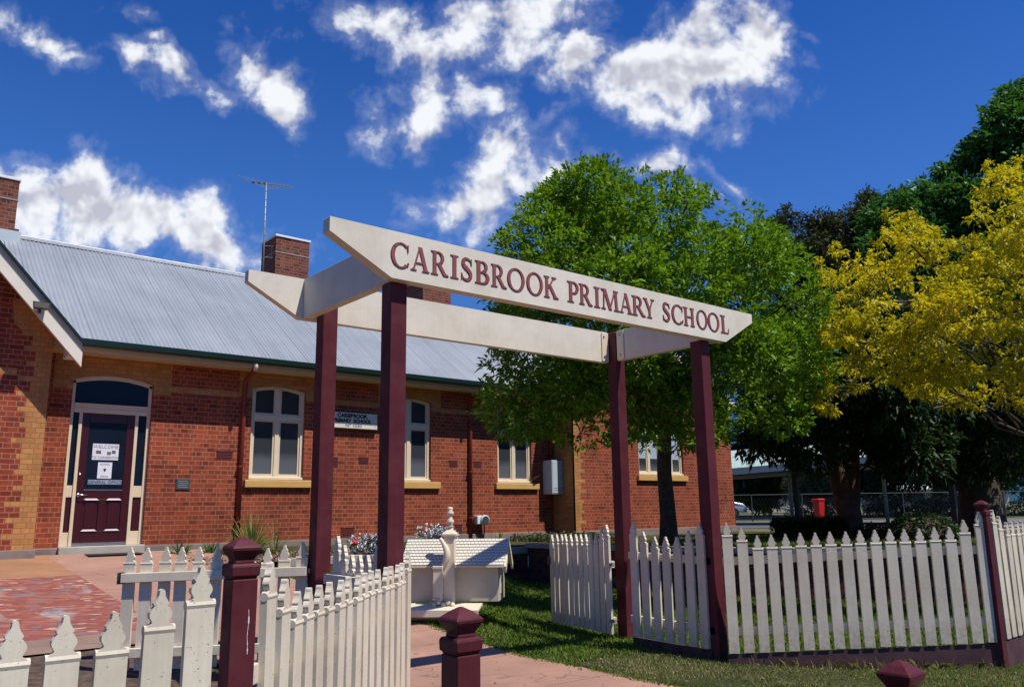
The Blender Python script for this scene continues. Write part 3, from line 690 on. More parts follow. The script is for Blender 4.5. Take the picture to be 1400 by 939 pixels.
def capped_post(name, label, cat, x, y, zb, zt, rz, group=None, s=1.0):
    root = thing(name, label, cat, (x, y, zb), rz, group)
    h = zt-zb-.090*s
    b = MB(); b.box(-.0455*s, -.0455*s, -.25, .0455*s, .0455*s, h-.052*s); b.obj('shaft', m_maroon, root, bevel=.005)
    b = MB(); b.lathe([(.0425*s, h-.0515*s), (.0425*s, h-.046*s), (.0495*s, h-.042*s), (.0505*s, h-.012*s), (.047*s, h-.003*s), (.038*s, h)], sq=True); b.obj('collar', m_maroon, root, bevel=.003)
    b = MB(); b.lathe([(r*s, h+z*s) for r, z in [(.036, .0005), (.0335, .010), (.036, .017), (.047, .035), (.0515, .044), (.0525, .052), (.0495, .058), (.028, .076), (.008, .088), (.002, .090)]], sq=True); b.obj('cap', m_maroon, root, bevel=.003)
    return root
# street fence (along X), left
xs = [.461-.1335*i for i in range(14, 0, -1)]+[.461, .596, .726, .855, .986]
tops = [1.06]*len(xs); tops[-2] = 1.119; tops[-1] = 1.183
fence('picket_fence', 'pale picket fence along the street at the lower left corner', 'fence', (xs[0], 2.83), (xs[-1], 2.83), 0, 0, tops, (.12, .12), plinth=((-.1, -.1), (.10, .10)), rails=(.2, .60), rail_ext=(0, .05))
pst = capped_post('fence_post', 'maroon fence post with pyramid cap and a white streak where the two left fences meet', 'post', 1.145, 2.90, 0, 1.274, 0)
b = MB(); zz = 1.03
for i in range(15):
    wv = RND.uniform(.0006, .0028) if i % 4 else .0008; xo = .016+.0015*math.sin(i*.6); hh = RND.uniform(.008, .013)
    b.add([(xo-wv, -.0465, zz-hh), (xo+wv, -.0465, zz-hh), (xo+wv*.8, -.0465, zz), (xo-wv*.8, -.0465, zz)], [(0, 1, 2, 3)]); zz -= hh*.97
b.obj('white_streak', m_white, pst)
# left wing
n = 17; P = np.array((1.335, 3.083)); Q = np.array((2.956, 4.685))
tops = [1.168, 1.099]+[1.037]*14+[1.102]
fence('picket_fence', 'pale picket fence wing running from the capped post to the left arch posts', 'fence', P, Q, 0, 0, tops, (.12, .12), plinth=((-.1, -.1), (.10, .10)), rails=(.2, .66), rail_ext=(.06, -.08))
# right wing
n = 18; P = np.array((6.409+.005, 4.725)); Q = np.array((8.019, 3.181))
tops = [1.216, 1.169]+[1.102+.051*i/13 for i in range(14)]+[1.216, 1.285]
fence('picket_fence', 'pale picket fence wing on a maroon plinth right of the arch', 'fence', P, Q, 0, 0, tops, (.078, .168), plinth=((-.15, -.15), (.062, .152)), rails=(.18, .79), rail_ext=(.0, .02))
capped_post('fence_post', 'maroon fence post with pyramid cap at the corner of the right fence', 'post', 8.075, 3.16, 0, 1.385, 0)
# right hand side fence along X
xs = [8.186+.127*i for i in range(14)]
tops = [1.299, 1.239]+[1.185]*11+[1.24]
fence('picket_fence', 'pale picket fence leaving the corner post at the right edge', 'fence', (xs[0], 3.12), (xs[-1], 3.12), 0, 0, tops, (.19, .21), plinth=((-.15, -.15), (.175, .195)), rails=(.18, .79))
# infill between the right arch posts and between the left ones
fence('picket_fence', 'short scalloped picket panel between the two right arch posts', 'fence', (6.405, 5.87), (6.405, 5.03), 0, 0, [1.21, 1.125, 1.08, 1.08, 1.08, 1.143, 1.213], (.105, .085), plinth=((-.1, -.1), (.09, .07)), side=1, rails=(.16, .78), rail_ext=(.05, .05))
fence('picket_fence', 'short scalloped picket panel between the two left arch posts', 'fence', (3.0, 5.05), (3.0, 5.75), 0, 0, [1.178, 1.112, 1.055, 1.05, 1.05, 1.115, 1.178], (.16, .17), plinth=((-.1, -.1), (.14, .14)), rails=(.16, .70), rail_ext=(.05, .05))
# gates
def gate(label, P, Q, tops, bot, side, rails, hinge_at):
    g = fence('garden_gate', label, 'gate', P, Q, 0, 0, tops, bot, side=side, rails=rails)
    base = np.array(g.location); P3 = np.array([*P, bot[0]]); Q3 = np.array([*Q, bot[1]])
    H = P3 if hinge_at == 0 else Q3; d = (P3-Q3) if hinge_at == 0 else (Q3-P3); d = d/np.linalg.norm(d)
    for f in rails:
        b = MB(tuple(base)); b.obox(H+d*.06+np.array([0, 0, f]), d*.05, np.cross(d, (0, 0, .012)), (0, 0, .018)); b.obj('hinge', m_galv, g)
    E_ = Q3 if hinge_at == 0 else P3
    b = MB(tuple(base)); b.obox(E_-d*.06+np.array([0, 0, .70]), d*.03, np.cross(d, (0, 0, .03)), (0, 0, .045)); b.obj('latch', m_bronze, g, bevel=.004)
    return g
gate('left picket gate swung open, its shaded back rails towards the path', (1.938, 7.214), (3.0, 6.343), [1.10]*6+[1.095, 1.088, 1.083, 1.10, 1.125], (.165, .20), -1, (.13, .70), 1)
gate('right picket gate swung open onto the lawn', (6.83, 7.58), (6.51, 6.35), [1.06, 1.065, 1.067, 1.07, 1.072, 1.074, 1.076, 1.078, 1.08, 1.082, 1.15, 1.19], (.055, .075), 1, (.13, .70), 1)
# low street bollards
capped_post('street_bollard', 'maroon pyramid capped bollard beside the pink path in front of the letterbox', 'bollard', *at(630, 845, 2.62)[:2], -.02, at(630, 829, 2.62)[2], 0)
capped_post('street_bollard', 'maroon pyramid capped bollard top at the bottom edge before the right fence', 'bollard', *at(1231, 915, 2.5)[:2], -.02, at(1231, 902, 2.5)[2], 0)
# ------------------------------------------------------------------ school building
BO = (8.0, 15.0, .72)
school = thing('school_building', 'long red brick schoolhouse with cream trim and corrugated iron roof', 'school', BO)
GZ = .72           # ground at the wall
YM, YL, YR = 15.0, 14.45, 14.24      # main wall, left wing, right wing fronts
LX, RX0, RX1 = 2.47, 13.58, 19.75
EZ = 4.22
def arch_pts(x0, x1, zs, rise, n=14):
    xc = (x0+x1)/2; hw = (x1-x0)/2
    return [(x, zs+rise*(1-((x-xc)/hw)**2)) for x in np.linspace(x0, x1, n)]
def opening(x0, x1, z0, zs, rise):
    return [(x0, z0), (x1, z0)] + arch_pts(x0, x1, zs, rise)[::-1]
OPEN_M = [opening(2.915, 4.185, .74, 3.60, .10), opening(5.975, 7.055, 1.985, 3.690, .075), opening(8.94, 10.02, 1.985, 3.690, .075), opening(11.865, 12.905, 1.985, 3.690, .075)]
OPEN_R = [opening(15.85, 17.62, 2.20, 3.71, .09)]
def wall_face(name, outer, holes, y, depth, mats, extra=None):
    b = MB(BO)
    loops = [[Vector((p[0], p[1], 0)) for p in outer]] + [[Vector((p[0], p[1], 0)) for p in h[::-1]] for h in holes]
    flat = [p for l in loops for p in l]
    b.add([(p.x, y, p.y) for p in flat], [tuple(t) for t in tessellate_polygon(loops)])
    for h in holes:
        n = len(h); b.add([(p[0], y, p[1]) for p in h]+[(p[0], y+depth, p[1]) for p in h], [(i, (i+1) % n, n+(i+1) % n, n+i) for i in range(n)])
    if extra: extra(b)
    me = bpy.data.meshes.new(name); me.from_pydata([tuple(map(float, v)) for v in b.v], [], b.f); me.materials.append(mats)
    return new_obj(name, me, school)
wall_face('main_wall', [(LX-.3, GZ-.4), (RX0+.2, GZ-.4), (RX0+.2, EZ), (LX-.3, EZ)], OPEN_M, YM, .13, m_brick)
SL = 1.10
GX = -.66
def lw_extra(b):
    b.add([(LX, YL, GZ-.4), (LX, YM+.3, GZ-.4), (LX, YM+.3, 4.45), (LX, YL, 4.45)], [(0, 1, 2, 3)])
gzt = 4.45+SL*(LX-GX)
wall_face('wing_wall', [(2*GX-LX, GZ-.4), (LX, GZ-.4), (LX, 4.45), (GX, gzt), (2*GX-LX, 4.45)], [], YL, .1, m_brickw, lw_extra)
def rw_extra(b):
    b.add([(RX0, YR, GZ-.4), (RX0, YM, GZ-.4), (RX0, YM, 4.15), (RX0, YR, 4.15)], [(0, 1, 2, 3)])
    b.add([(RX1, YR, GZ-.4), (RX1, 22, GZ-.4), (RX1, 22, 4.15), (RX1, YR, 4.15)], [(0, 1, 2, 3)])
wall_face('wing_wall', [(RX0, GZ-.4), (RX1, GZ-.4), (RX1, 4.15), ((RX0+RX1)/2, 5.6), (RX0, 4.15)], OPEN_R, YR, .13, m_brick, rw_extra)
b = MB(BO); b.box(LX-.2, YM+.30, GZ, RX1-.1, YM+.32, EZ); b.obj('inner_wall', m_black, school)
# bluestone plinths
b = MB(BO); b.box(LX-.1, YM-.035, GZ-.4, 2.905, YM+.02, .862); b.obj('plinth', m_stone, school, bevel=.01)
b = MB(BO); b.box(4.20, YM-.035, GZ-.4, RX0+.1, YM+.02, .855); b.obj('plinth', m_stone, school, bevel=.01)
b = MB(BO); b.box(2*GX-LX, YL-.04, GZ-.4, LX+.03, YL+.02, .875); b.box(LX-.01, YL+.0205, GZ-.4, LX+.03, YM-.036, .875); b.obj('plinth', m_stone, school, bevel=.01)
b = MB(BO); b.box(RX0-.04, YR-.04, GZ-.4, RX1+.04, YR+.02, .855); b.obj('plinth', m_stone, school, bevel=.01)
# cream brick quoins with toothed edge
def quoin_profile(xedge, sgn, z0, z1, wn, ww, course=.0795):
    pts = [(xedge, z0)]; z = z0; i = 0; tooth = []
    while z < z1-1e-6:
        zn = min(z1, z+course*(2 if i % 2 == 0 else 1.0)); w = wn if i % 2 == 0 else ww
        w += RND.choice((-.03, 0, .03)) if i % 2 == 0 else RND.choice((-.05, 0, .04)); tooth += [(xedge+sgn*w, z), (xedge+sgn*w, zn)]; z = zn; i += 1
    return pts+tooth+[(xedge, z1)]
b = MB(BO); b.xz(quoin_profile(LX, -1, .876, 4.2, .26, .40), YL-.003, YL+.05)
b.xz([(LX, 4.2005), (LX-.45, 4.2005), (LX-.56, 4.30), (LX-.62, 4.65), (LX-.35, 4.45+.35*SL-.04), (LX, 4.41)], YL-.003, YL+.02)
b.box(LX-2.9, YL-.003, 3.50, LX-.46, YL+.02, 3.60)
b.obj('quoin', m_quoin, school)
b = MB(BO); b.xz(quoin_profile(RX0, 1, .856, 3.9, .20, .34), YR-.003, YR+.05); b.box(RX0-.003, YR+.0505, .856, RX0+.05, YM-.004, 4.1); b.obj('quoin', m_quoin, school)
# cream dressings round the openings and the string course
b = MB(BO)
for (x0, x1, zs, rise, m) in ((2.915, 4.185, 3.60, .10, .30), (5.975, 7.055, 3.690, .075, .26), (8.94, 10.02, 3.690, .075, .26), (11.865, 12.905, 3.690, .075, .26)):
    a = arch_pts(x0-.001, x1+.001, zs, rise)
    b.xz([(x0-m, zs-.17), (x0-m, 4.05), (x1+m, 4.05), (x1+m, zs-.17), (x1+.001, zs-.17)]+a[::-1]+[(x0-.001, zs-.17)], YM-.004, YM+.03)
for xa, xb in ((4.486, 5.714), (7.316, 8.679), (10.281, 11.604), (13.166, RX0-.005)): b.box(xa, YM-.003, 3.50, xb, YM+.03, 3.60)
b.obj('cream_dressing', m_quoin, school)
b = MB(BO)
a = arch_pts(15.85, 17.62, 3.71, .09)
b.xz([(15.6, 3.5), (15.6, 4.05), (17.87, 4.05), (17.87, 3.5), (17.62, 3.5)]+a[::-1]+[(15.85, 3.5)], YR-.004, YR+.03)
b.obj('cream_dressing', m_quoin, school)
# roofs
def corr(x0, x1, ya, za, yb, zb, pitch=.0762, amp=.0078, thick=.004):
    n = int((x1-x0)/pitch*8); xs = np.linspace(x0, x1, n+1)
    d = np.array([yb-ya, zb-za]); d = d/np.linalg.norm(d); nn = np.array([-d[1], d[0]])
    V = []; L = np.hypot(yb-ya, zb-za); ks = [0, .25, .5, .75, 1]
    for kk in ks:
        for x in xs:
            h = amp*math.sin(2*math.pi*x/pitch)+.004*math.sin(x*2.1+kk*5)
            V.append((x-BO[0], ya+(yb-ya)*kk+nn[0]*h-BO[1], za+(zb-za)*kk+nn[1]*h-BO[2]))
    m = n+1; Q = [(r*m+i, r*m+i+1, (r+1)*m+i+1, (r+1)*m+i) for r in range(len(ks)-1) for i in range(n)]
    me = np_mesh('roof', V, Q, m_roof); me.polygons.foreach_set('use_smooth', [True]*len(me.polygons)); return me
RY, RZ = 18.5, 6.915
roof = new_obj('roof', corr(LX-.40, RX1+.2, 14.50, 4.185, RY, RZ), school)
b = MB(BO); b.add([(LX-6, RY, RZ-.02), (RX1+.2, RY, RZ-.02), (RX1+.2, 22.5, 4.2), (LX-6, 22.5, 4.2)], [(0, 1, 2, 3)]); b.add([(LX-6, RY, RZ-.02), (LX-.2, RY, RZ-.02), (LX-.2, 16, 5.2), (LX-6, 16, 5.2)], [(0, 1, 2, 3)]); b.obj('roof', m_roof, school)
b = MB(BO)
b.tube([(LX-.3, RY, RZ+.012), (RX1+.2, RY, RZ+.012)], [.028, .028], 10)
dy = .16; b.obox(((LX+RX1)/2, RY-dy/2, RZ-dy*.33+.016), ((RX1-LX)/2+.25, 0, 0), (0, dy/2, dy*.34), (0, -.0012, .002)); b.obj('ridge_cap', m_roof, school)
# gutter, fascia, eave
b = MB(BO)
prof = [(14.40, 4.175), (14.405, 4.09), (14.43, 4.065), (14.51, 4.065), (14.535, 4.09), (14.535, 4.175), (14.52, 4.175), (14.52, 4.10), (14.42, 4.10), (14.415, 4.18)]
b.yz(prof, LX+.34, RX0-.25); b.obj('gutter', m_gutter, school)
b = MB(BO); b.box(LX+.02, 14.538, 3.985, RX0-.02, 14.56, 4.165); b.box(LX+.02, 14.561, 3.995, RX0-.01, YM-.006, 4.012); b.obj('fascia', m_fascia, school)
# left wing gable roof and barge boards
def barge(name, o0, o1, y0, y1, mat, xe=2.80):
    # strip running parallel to the slope between offsets o0..o1 below the roof line
    b = MB(BO); f = lambda x, o: (x, 5.375-(x-1.551)*SL-o)
    for sgn in (1, -1):
        pts = [f(GX, o0), f(xe, o0), f(xe, o1), f(GX, o1)]
        if sgn < 0: pts = [(2*GX-x, z) for x, z in pts]
        b.xz(pts, y0, y1)
    return b.obj(name, mat, school, bevel=.003)
barge('barge_cap', -.045, .0, 13.93, 14.06, m_gutter, 2.83)
barge('barge_moulding', .001, .15, 13.985, 14.03, m_bargeg)
barge('barge_board', .15, .37, 13.96, 14.03, m_barge)
b = MB(BO); xe = 2.80; f = lambda x, o: (x, 5.375-(x-1.551)*SL-o)
b.xz([f(GX, .10), f(xe-.02, .10), f(xe-.02, .14), f(GX, .14)], 14.031, YL-.006); b.obj('soffit', m_fascia, school)
b = MB(BO); b.xz([f(GX, -.01), f(xe, -.01), f(xe, .03), f(GX, .03)], 14.06, 16.2); b.xz([(2*GX-x, z) for x, z in (f(GX, -.01), f(xe, -.01), f(xe, .03), f(GX, .03))], 14.06, 18); b.obj('roof', m_roof, school)
b = MB(BO); b.box(2.62, 14.06, 3.80, 2.80, 14.42, 4.06); b.obj('eave_box', m_barge, school, bevel=.004)
# right wing roof
b = MB(BO); xm = (RX0+RX1)/2
b.add([(RX0-.3, YR-.3, 4.08), (xm, YR-.3, 5.70), (xm, RY, 5.70), (RX0-.3, RY, 4.08)], [(0, 1, 2, 3)]); b.add([(RX1+.3, YR-.3, 4.08), (xm, YR-.3, 5.70), (xm, RY, 5.70), (RX1+.3, RY, 4.08)], [(0, 1, 2, 3)]); b.obj('roof', m_roof, school)
b = MB(BO)
for s_ in (-1, 1):
    e = xm+s_*(RX1-RX0+.6)/2; b.xz([(xm, 5.69), (e, 4.07), (e, 3.86), (xm, 5.48)], YR-.33, YR-.30)
b.obj('barge_board', m_barge, school)
# chimneys
def chimney(x0, x1, y0, y1, zt, zb=6.3):
    b = MB(BO); b.box(x0, y0, zb, x1, y1, zt-.36); b.box(x0-.0, y0-.0, zt-.36, x1, y1, zt)
    b.box(x0-.07, y0-.07, zb, x1+.07, y1+.07, zt-1.02)
    c = b.obj('chimney', m_brickc, school)
    b = MB(BO); b.box(x0-.025, y0-.025, zt+.001, x1+.025, y1+.025, zt+.055); b.obj('chimney_cap', m_white, c, bevel=.006)
    b = MB(BO); b.box(x0-.012, y0-.012, zt-.42, x1+.012, y1+.012, zt-.395); b.obj('brick_band', m_kerb, c)
    return c
chimney(8.02, 8.93, 19.1, 20.0, 8.26)
chimney(12.45, 13.42, 19.1, 20.0, 8.26)
chimney(1.25, 2.235, 18.25, 19.1, 7.98)
b = MB(BO); b.box(1.15, 18.13, 6.6, 2.34, 18.176, 6.90); b.obj('chimney_flashing', m_unit, school)
# windows
def window(x0, x1, z0, zs, rise, y, ztr, lights=2, blind=m_blind, sx0=None, sx1=None):
    b = MB(BO); fw = .062; yf0, yf1 = y+.055, y+.115
    inner = [(x0+fw, z0+fw), (x1-fw, z0+fw)]+arch_pts(x0+fw, x1-fw, zs-fw*.4, rise)[::-1]
    outer = opening(x0, x1, z0, zs, rise)
    def ring(o, i, ya, yb):
        n = len(o); V = [(p[0], ya, p[1]) for p in o]+[(p[0], ya, p[1]) for p in i]+[(p[0], yb, p[1]) for p in o]+[(p[0], yb, p[1]) for p in i]
        F = []
        for k_ in range(n):
            j = (k_+1) % n; F += [(k_, j, n+j, n+k_), (n+k_, n+j, 3*n+j, 3*n+k_), (2*n+k_, 2*n+j, 3*n+j, 3*n+k_), (k_, j, 2*n+j, 2*n+k_)]
        b.add(V, F)
    ring(outer, inner, yf0, yf1)
    W = x1-x0; step = W/lights; mul = .085
    xc = (x0+x1)/2; hw = (x1-x0)/2-fw
    top = lambda x: zs-fw*.4+rise*(1-((x-xc)/hw)**2)
    for i in range(1, lights):
        xm_ = x0+step*i; b.box(xm_-mul/2, yf0+.002, z0+fw, xm_+mul/2, yf1-.002, top(xm_)-.004)
    b.box(x0+fw, yf0-.008, ztr-.055, x1-fw, yf1-.004, ztr+.045)
    fr = b.obj('window', m_framew, school, bevel=.004)
    # sashes and panes
    for i in range(lights):
        a0 = x0+step*i+(fw if i == 0 else mul/2); a1 = x0+step*(i+1)-(fw if i == lights-1 else mul/2)
        for lo, hi in ((z0+fw, ztr-.055), (ztr+.045, None)):
            sb = MB(BO); t = .035; ys0, ys1 = yf0+.022, yf1-.008
            if hi:
                sb.box(a0, ys0, lo, a0+t, ys1, hi); sb.box(a1-t, ys0, lo, a1, ys1, hi); sb.box(a0+t, ys0, lo, a1-t, ys1, lo+t+.01); sb.box(a0+t, ys0, hi-t, a1-t, ys1, hi)
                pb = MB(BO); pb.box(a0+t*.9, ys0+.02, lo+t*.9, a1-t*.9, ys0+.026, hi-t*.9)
            else:
                q = [(a0+.02, lo+.02), (a1-.02, lo+.02)]+[(x, top(x)-.02) for x in np.linspace(a1-.02, a0+.02, 8)]
                sb.box(a0, ys0, lo, a0+t, ys1, top(a0)-.01); sb.box(a1-t, ys0, lo, a1, ys1, top(a1)-.01); sb.box(a0+t, ys0, lo, a1-t, ys1, lo+t)
                qs = [(x, top(x)) for x in np.linspace(a0+t, a1-t, 6)]; sb.xz(qs+[(x, z-.035) for x, z in qs[::-1]], ys0, ys1)
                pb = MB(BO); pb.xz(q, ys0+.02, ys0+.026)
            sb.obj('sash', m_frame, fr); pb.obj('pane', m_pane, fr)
            if hi:
                bb = MB(BO); zz = lo+(.42 if blind is m_blind else .36); bb.box(a0+t, ys0+.014, zz, a1-t, ys0+.019, hi-t)
                if blind is not m_blind: bb.obj('blind', blind, fr)
    # timber subsill and ochre sill
    b = MB(BO); b.box(x0-.005, y+.01, z0-.0, x1+.005, y+.118, z0+.045); b.obj('subsill', m_framew, fr, bevel=.004)
    b = MB(BO); s0, s1 = sx0 or x0-.09, sx1 or x1+.18
    b.prism([(y-.07, z0-.148), (y-.07, z0-.018), (y+.06, z0-.004), (y+.06, z0-.148)], lambda yy, zz: (s0, yy, zz), lambda yy, zz: (s1, yy, zz)); b.obj('sill', m_sill, fr, bevel=.008)
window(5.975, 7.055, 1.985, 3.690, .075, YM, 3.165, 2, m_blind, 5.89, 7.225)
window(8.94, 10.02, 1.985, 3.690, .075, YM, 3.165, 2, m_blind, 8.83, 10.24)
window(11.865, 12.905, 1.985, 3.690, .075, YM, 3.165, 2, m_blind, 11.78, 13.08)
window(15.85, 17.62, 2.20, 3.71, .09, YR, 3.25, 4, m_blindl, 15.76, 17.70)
# entrance door set
b = MB(BO); y0, y1 = YM+.06, YM+.125
X0, X1, ZT_, ZR = 2.915, 4.185, 3.05, 3.60
D0, D1 = 3.115, 3.935
dz0 = .90
outer = [(X0, dz0-.02), (X0+.055, dz0-.02)]
b.box(X0, y0, dz0-.02, X0+.055, y1, 3.58); b.box(X1-.055, y0, dz0-.02, X1, y1, 3.58)
a = arch_pts(X0, X1, ZR, .10); a2 = [(x, z-.075) for x, z in arch_pts(X0, X1, ZR, .10)]
b.xz(a+a2[::-1], y0, y1)
b.box(X0+.055, y0-.02, 3.05, X1-.055, y1, 3.12); b.box(X0+.056, y0-.005, 3.12, X1-.056, y1-.01, 3.18); b.box(X0+.055, y0-.035, 3.178, X1-.055, y1-.02, 3.205)
b.box(D0-.055, y0-.012, dz0-.02, D0-.004, y1, 3.05); b.box(D1+.004, y0-.012, dz0-.02, D1+.055, y1, 3.05)
for xa, xb in ((X0+.055, D0-.055), (D1+.055, X1-.055)):
    b.box(xa, y0+.01, 1.66, xb, y1-.01, 1.85); b.box(xa, y0+.01, dz0-.02, xb, y1-.01, 1.10)
dset = b.obj('door_frame', m_frame, school, bevel=.004)
tag(dset, 'cream door frame with arched fanlight and sidelights')
for xa, xb in ((X0+.055, D0-.055), (D1+.055, X1-.055)):
    p_ = MB(BO); p_.box(xa, y0+.035, 1.85, xb, y0+.041, 3.05); p_.obj('sidelight', m_glassb, dset)
    p_ = MB(BO); p_.box(xa, y0+.03, 1.10, xb, y0+.045, 1.66); p_.obj('side_panel', m_maroond, dset)
p_ = MB(BO); p_.xz([(X0+.055, 3.20), (X1-.055, 3.20)]+[(x, z-.07) for x, z in arch_pts(X0+.055, X1-.055, ZR, .098)][::-1], y0+.035, y0+.041); p_.obj('fanlight', m_glassb, dset)
door = MB(BO); yd0, yd1 = y0+.012, y0+.052
door.box(D0, yd0, dz0+.03, D0+.115, yd1, 3.045); door.box(D1-.115, yd0, dz0+.03, D1, yd1, 3.045)
door.box(D0+.115, yd0, 2.90, D1-.115, yd1, 3.045); door.box(D0+.115, yd0, 1.63, D1-.115, yd1, 1.79); door.box(D0+.115, yd0, dz0+.03, D1-.115, yd1, 1.12)
door.box((D0+D1)/2-.055, yd0, 1.12, (D0+D1)/2+.055, yd1, 1.63)
for xa, xb in ((D0+.115, (D0+D1)/2-.055), ((D0+D1)/2+.055, D1-.115)):
    door.box(xa, yd0+.018, 1.12, xb, yd1-.005, 1.63)
    door.box(xa+.04, yd0+.006, 1.165, xb-.04, yd0+.0175, 1.585)
do = door.obj('door', m_maroond, school, bevel=.005)
for xa, xb in ((D0+.115, (D0+D1)/2-.055), ((D0+D1)/2+.055, D1-.115)):
    for zz in (1.127, 1.625):
        q = MB(BO); q.prism([(xa, zz-.012), (xb, zz-.012), (xb-.035, zz+.016), (xa+.035, zz+.016)], lambda x, z: (x, yd0-.012+(z-zz)*.5, z), lambda x, z: (x, yd0+.004, z)); q.obj('panel_moulding', plain('worn_moulding', (.42, .33, .36), .4), do)
p_ = MB(BO); p_.box(D0+.11, yd0+.012, 1.785, D1-.11, yd0+.018, 2.905); p_.obj('glass_panel', m_glassb, do)
p_ = MB(BO); p_.box(D0+.11, yd0-.006, 1.772, D1-.11, yd0-.0005, 1.786); p_.obj('glazing_bead', m_steel, do)
p_ = MB(BO); p_.box(D0, yd0-.008, dz0-.012, D1, yd1, dz0+.028); p_.obj('kick_strip', m_steel, do)
p_ = MB(BO); p_.tube([(D0+.035, yd0, 1.70), (D0+.035, yd0-.05, 1.70), (D0+.06, yd0-.06, 1.70), (D0+.17, yd0-.06, 1.695)], [.013, .011, .010, .008], 8); p_.tube([(D0+.035, yd0-.004, 1.70), (D0+.035, yd0-.012, 1.70)], [.03, .028], 12); p_.obj('door_handle', m_steel, do, True)
p_ = MB(BO); p_.tube([(D0+.035, yd0, 2.03), (D0+.035, yd0-.012, 2.03)], [.022, .02], 12); p_.obj('door_lock', m_steel, do, True)
b = MB(BO); b.box(2.90, YM-.12, .66, 4.20, YM+.13, dz0-.021); b.obj('door_step', m_concrete, school, bevel=.012)
# downpipes
def downpipe(x, zt, y=YM):
    b = MB(BO); b.tube([(x, 14.47, 4.08), (x, 14.48, 4.0), (x, 14.60, 3.92), (x, y-.06, 3.80), (x, y-.055, 3.68), (x, y-.055, .74)], [.04]*6, 12)
    dp = b.obj('downpipe', m_pipe, school, True)
    for z in (3.3, 2.2, 1.2):
        q = MB(BO); q.box(x-.055, y-.1, z, x+.055, y-.002, z+.03); q.obj('pipe_clip', m_pipe, dp)
    q = MB(BO); q.tube([(x, 14.47, 4.10), (x, 14.47, 3.93)], [.045, .04], 12); q.obj('outlet', m_framew, dp, True)
downpipe(5.80, 4); downpipe(11.05, 4)
b = MB(BO); b.tube([(13.47, YM-.07, 3.9), (13.47, YM-.07, 2.55)], [.035]*2, 10); b.obj('downpipe', m_pipe, school, True)
# wall vents
def vent(x0, z0, w=.235, h=.155):
    b = MB(BO); n = 5
    b.box(x0, YM-.0008, z0, x0+w, YM+.02, z0+h)
    for i in range(n): b.box(x0+.015, YM-.007, z0+.015+i*(h-.03)/n, x0+w-.015, YM-.001, z0+.015+(i+.55)*(h-.03)/n)
    b.box(x0-.004, YM-.012, z0+h-.014, x0+w+.004, YM-.0012, z0+h)
    b.obj('wall_vent', m_terra, school)
def onm(x, y): return on(x, y, 1, YM)
for (px, py) in ((455, 630), (497, 630), (620, 634), (653, 635)):
    q = onm(px, py); vent(q[0]-.12, q[2]-.08)
q = onm(307, 622); vent(q[0]-.15, q[2]-.09, .30, .17)
for (px, py) in ((475, 729), ):
    q = onm(px, py); vent(q[0]-.15, .87, .30, .20)
q = onm(627, 729); vent(q[0]-.1, .87, .2, .2)

# ------------------------------------------------------------------ things fixed to the school
def text(body, size, font_mat, loc, parent, name='lettering', bold=.0, align='CENTER', sx=1.0, ext=.001):
    cu = bpy.data.curves.new(name, 'FONT'); cu.body = body; cu.size = size; cu.align_x = align; cu.extrude = ext; cu.offset = bold
    tmp = bpy.data.objects.new('tmp_text', cu); COL.objects.link(tmp)
    dg = bpy.context.evaluated_depsgraph_get(); dg.update()
    me = bpy.data.meshes.new_from_object(tmp.evaluated_get(dg)); bpy.data.objects.remove(tmp)
    me.materials.clear(); me.materials.append(font_mat)
    o = new_obj(name, me, parent, loc, (rad(90), 0, 0)); o.scale = (sx, 1, 1); return o
SX0, SX1, SZ0, SZ1 = 7.47, 8.625, 3.03, 3.345
sg = thing('school_sign', 'white rectangular school name board in dark capitals high on the brick wall', 'sign', ((SX0+SX1)/2, YM, 3.19))
b = MB(tuple(sg.location)); b.box(SX0, YM-.085, SZ0, SX1, YM-.003, SZ1); pnl = b.obj('panel', m_signw, sg, bevel=.003)
b = MB(tuple(sg.location))
for x0, z0, x1, z1 in ((SX0-.012, SZ0-.012, SX1+.012, SZ0), (SX0-.012, SZ1, SX1+.012, SZ1+.012), (SX0-.012, SZ0, SX0, SZ1), (SX1, SZ0, SX1+.012, SZ1)): b.box(x0, YM-.089, z0, x1, YM-.003, z1)
b.obj('frame', m_bronze, sg)
text('CARISBROOK', .108, m_ink, (0, -.087, .055), sg, bold=.0055, sx=1.02)
text('PRIMARY  SCHOOL', .102, m_ink, (0, -.087, -.045), sg, bold=.0055, sx=.98)
text('Nº 1030', .088, m_inkb, (.03, -.087, -.135), sg, sx=1.25, bold=.002)
for xx in (-.53, .53):
    for zz in (-.11, .11):
        b = MB(); b.obox((xx, -.088, zz), (.006, 0, 0), (0, .003, 0), (0, 0, .006)); b.obj('screw', m_bronze, sg)
# notices on the door
yd = yd0
def notice(name, label, px0, py0, px1, py1, mat):
    A_ = on(px0, py0, 1, yd); B_ = on(px1, py1, 1, yd); c = ((A_[0]+B_[0])/2, yd+.011, (A_[2]+B_[2])/2)
    t_ = thing(name, label, 'notice', c); b = MB(c); b.box(A_[0], yd+.0085, B_[2], B_[0], yd+.0105, A_[2]); b.obj('sheet', mat, t_); return t_, B_[0]-A_[0], A_[2]-B_[2]
t_, w_, h_ = notice('door_notice', 'larger white welcome notice with small pictures on the door glass', 127.5, 606, 161.5, 629, m_paper)
text('WELCOME', h_*.30, m_inkb, (0, -.004, h_*.22), t_); text('TO CARISBROOK', h_*.22, m_inkb, (0, -.004, -h_*.42), t_, sx=.9)
for fx_, fz_, fw_ in ((-.27, -.02, .20), (.13, -.08, .15), (.31, .0, .15)):
    b = MB(); b.obox((fx_*w_, -.0035, fz_*h_), (fw_*w_/2, 0, 0), (0, .0008, 0), (0, 0, .10*h_)); b.obj('picture', m_photo, t_)
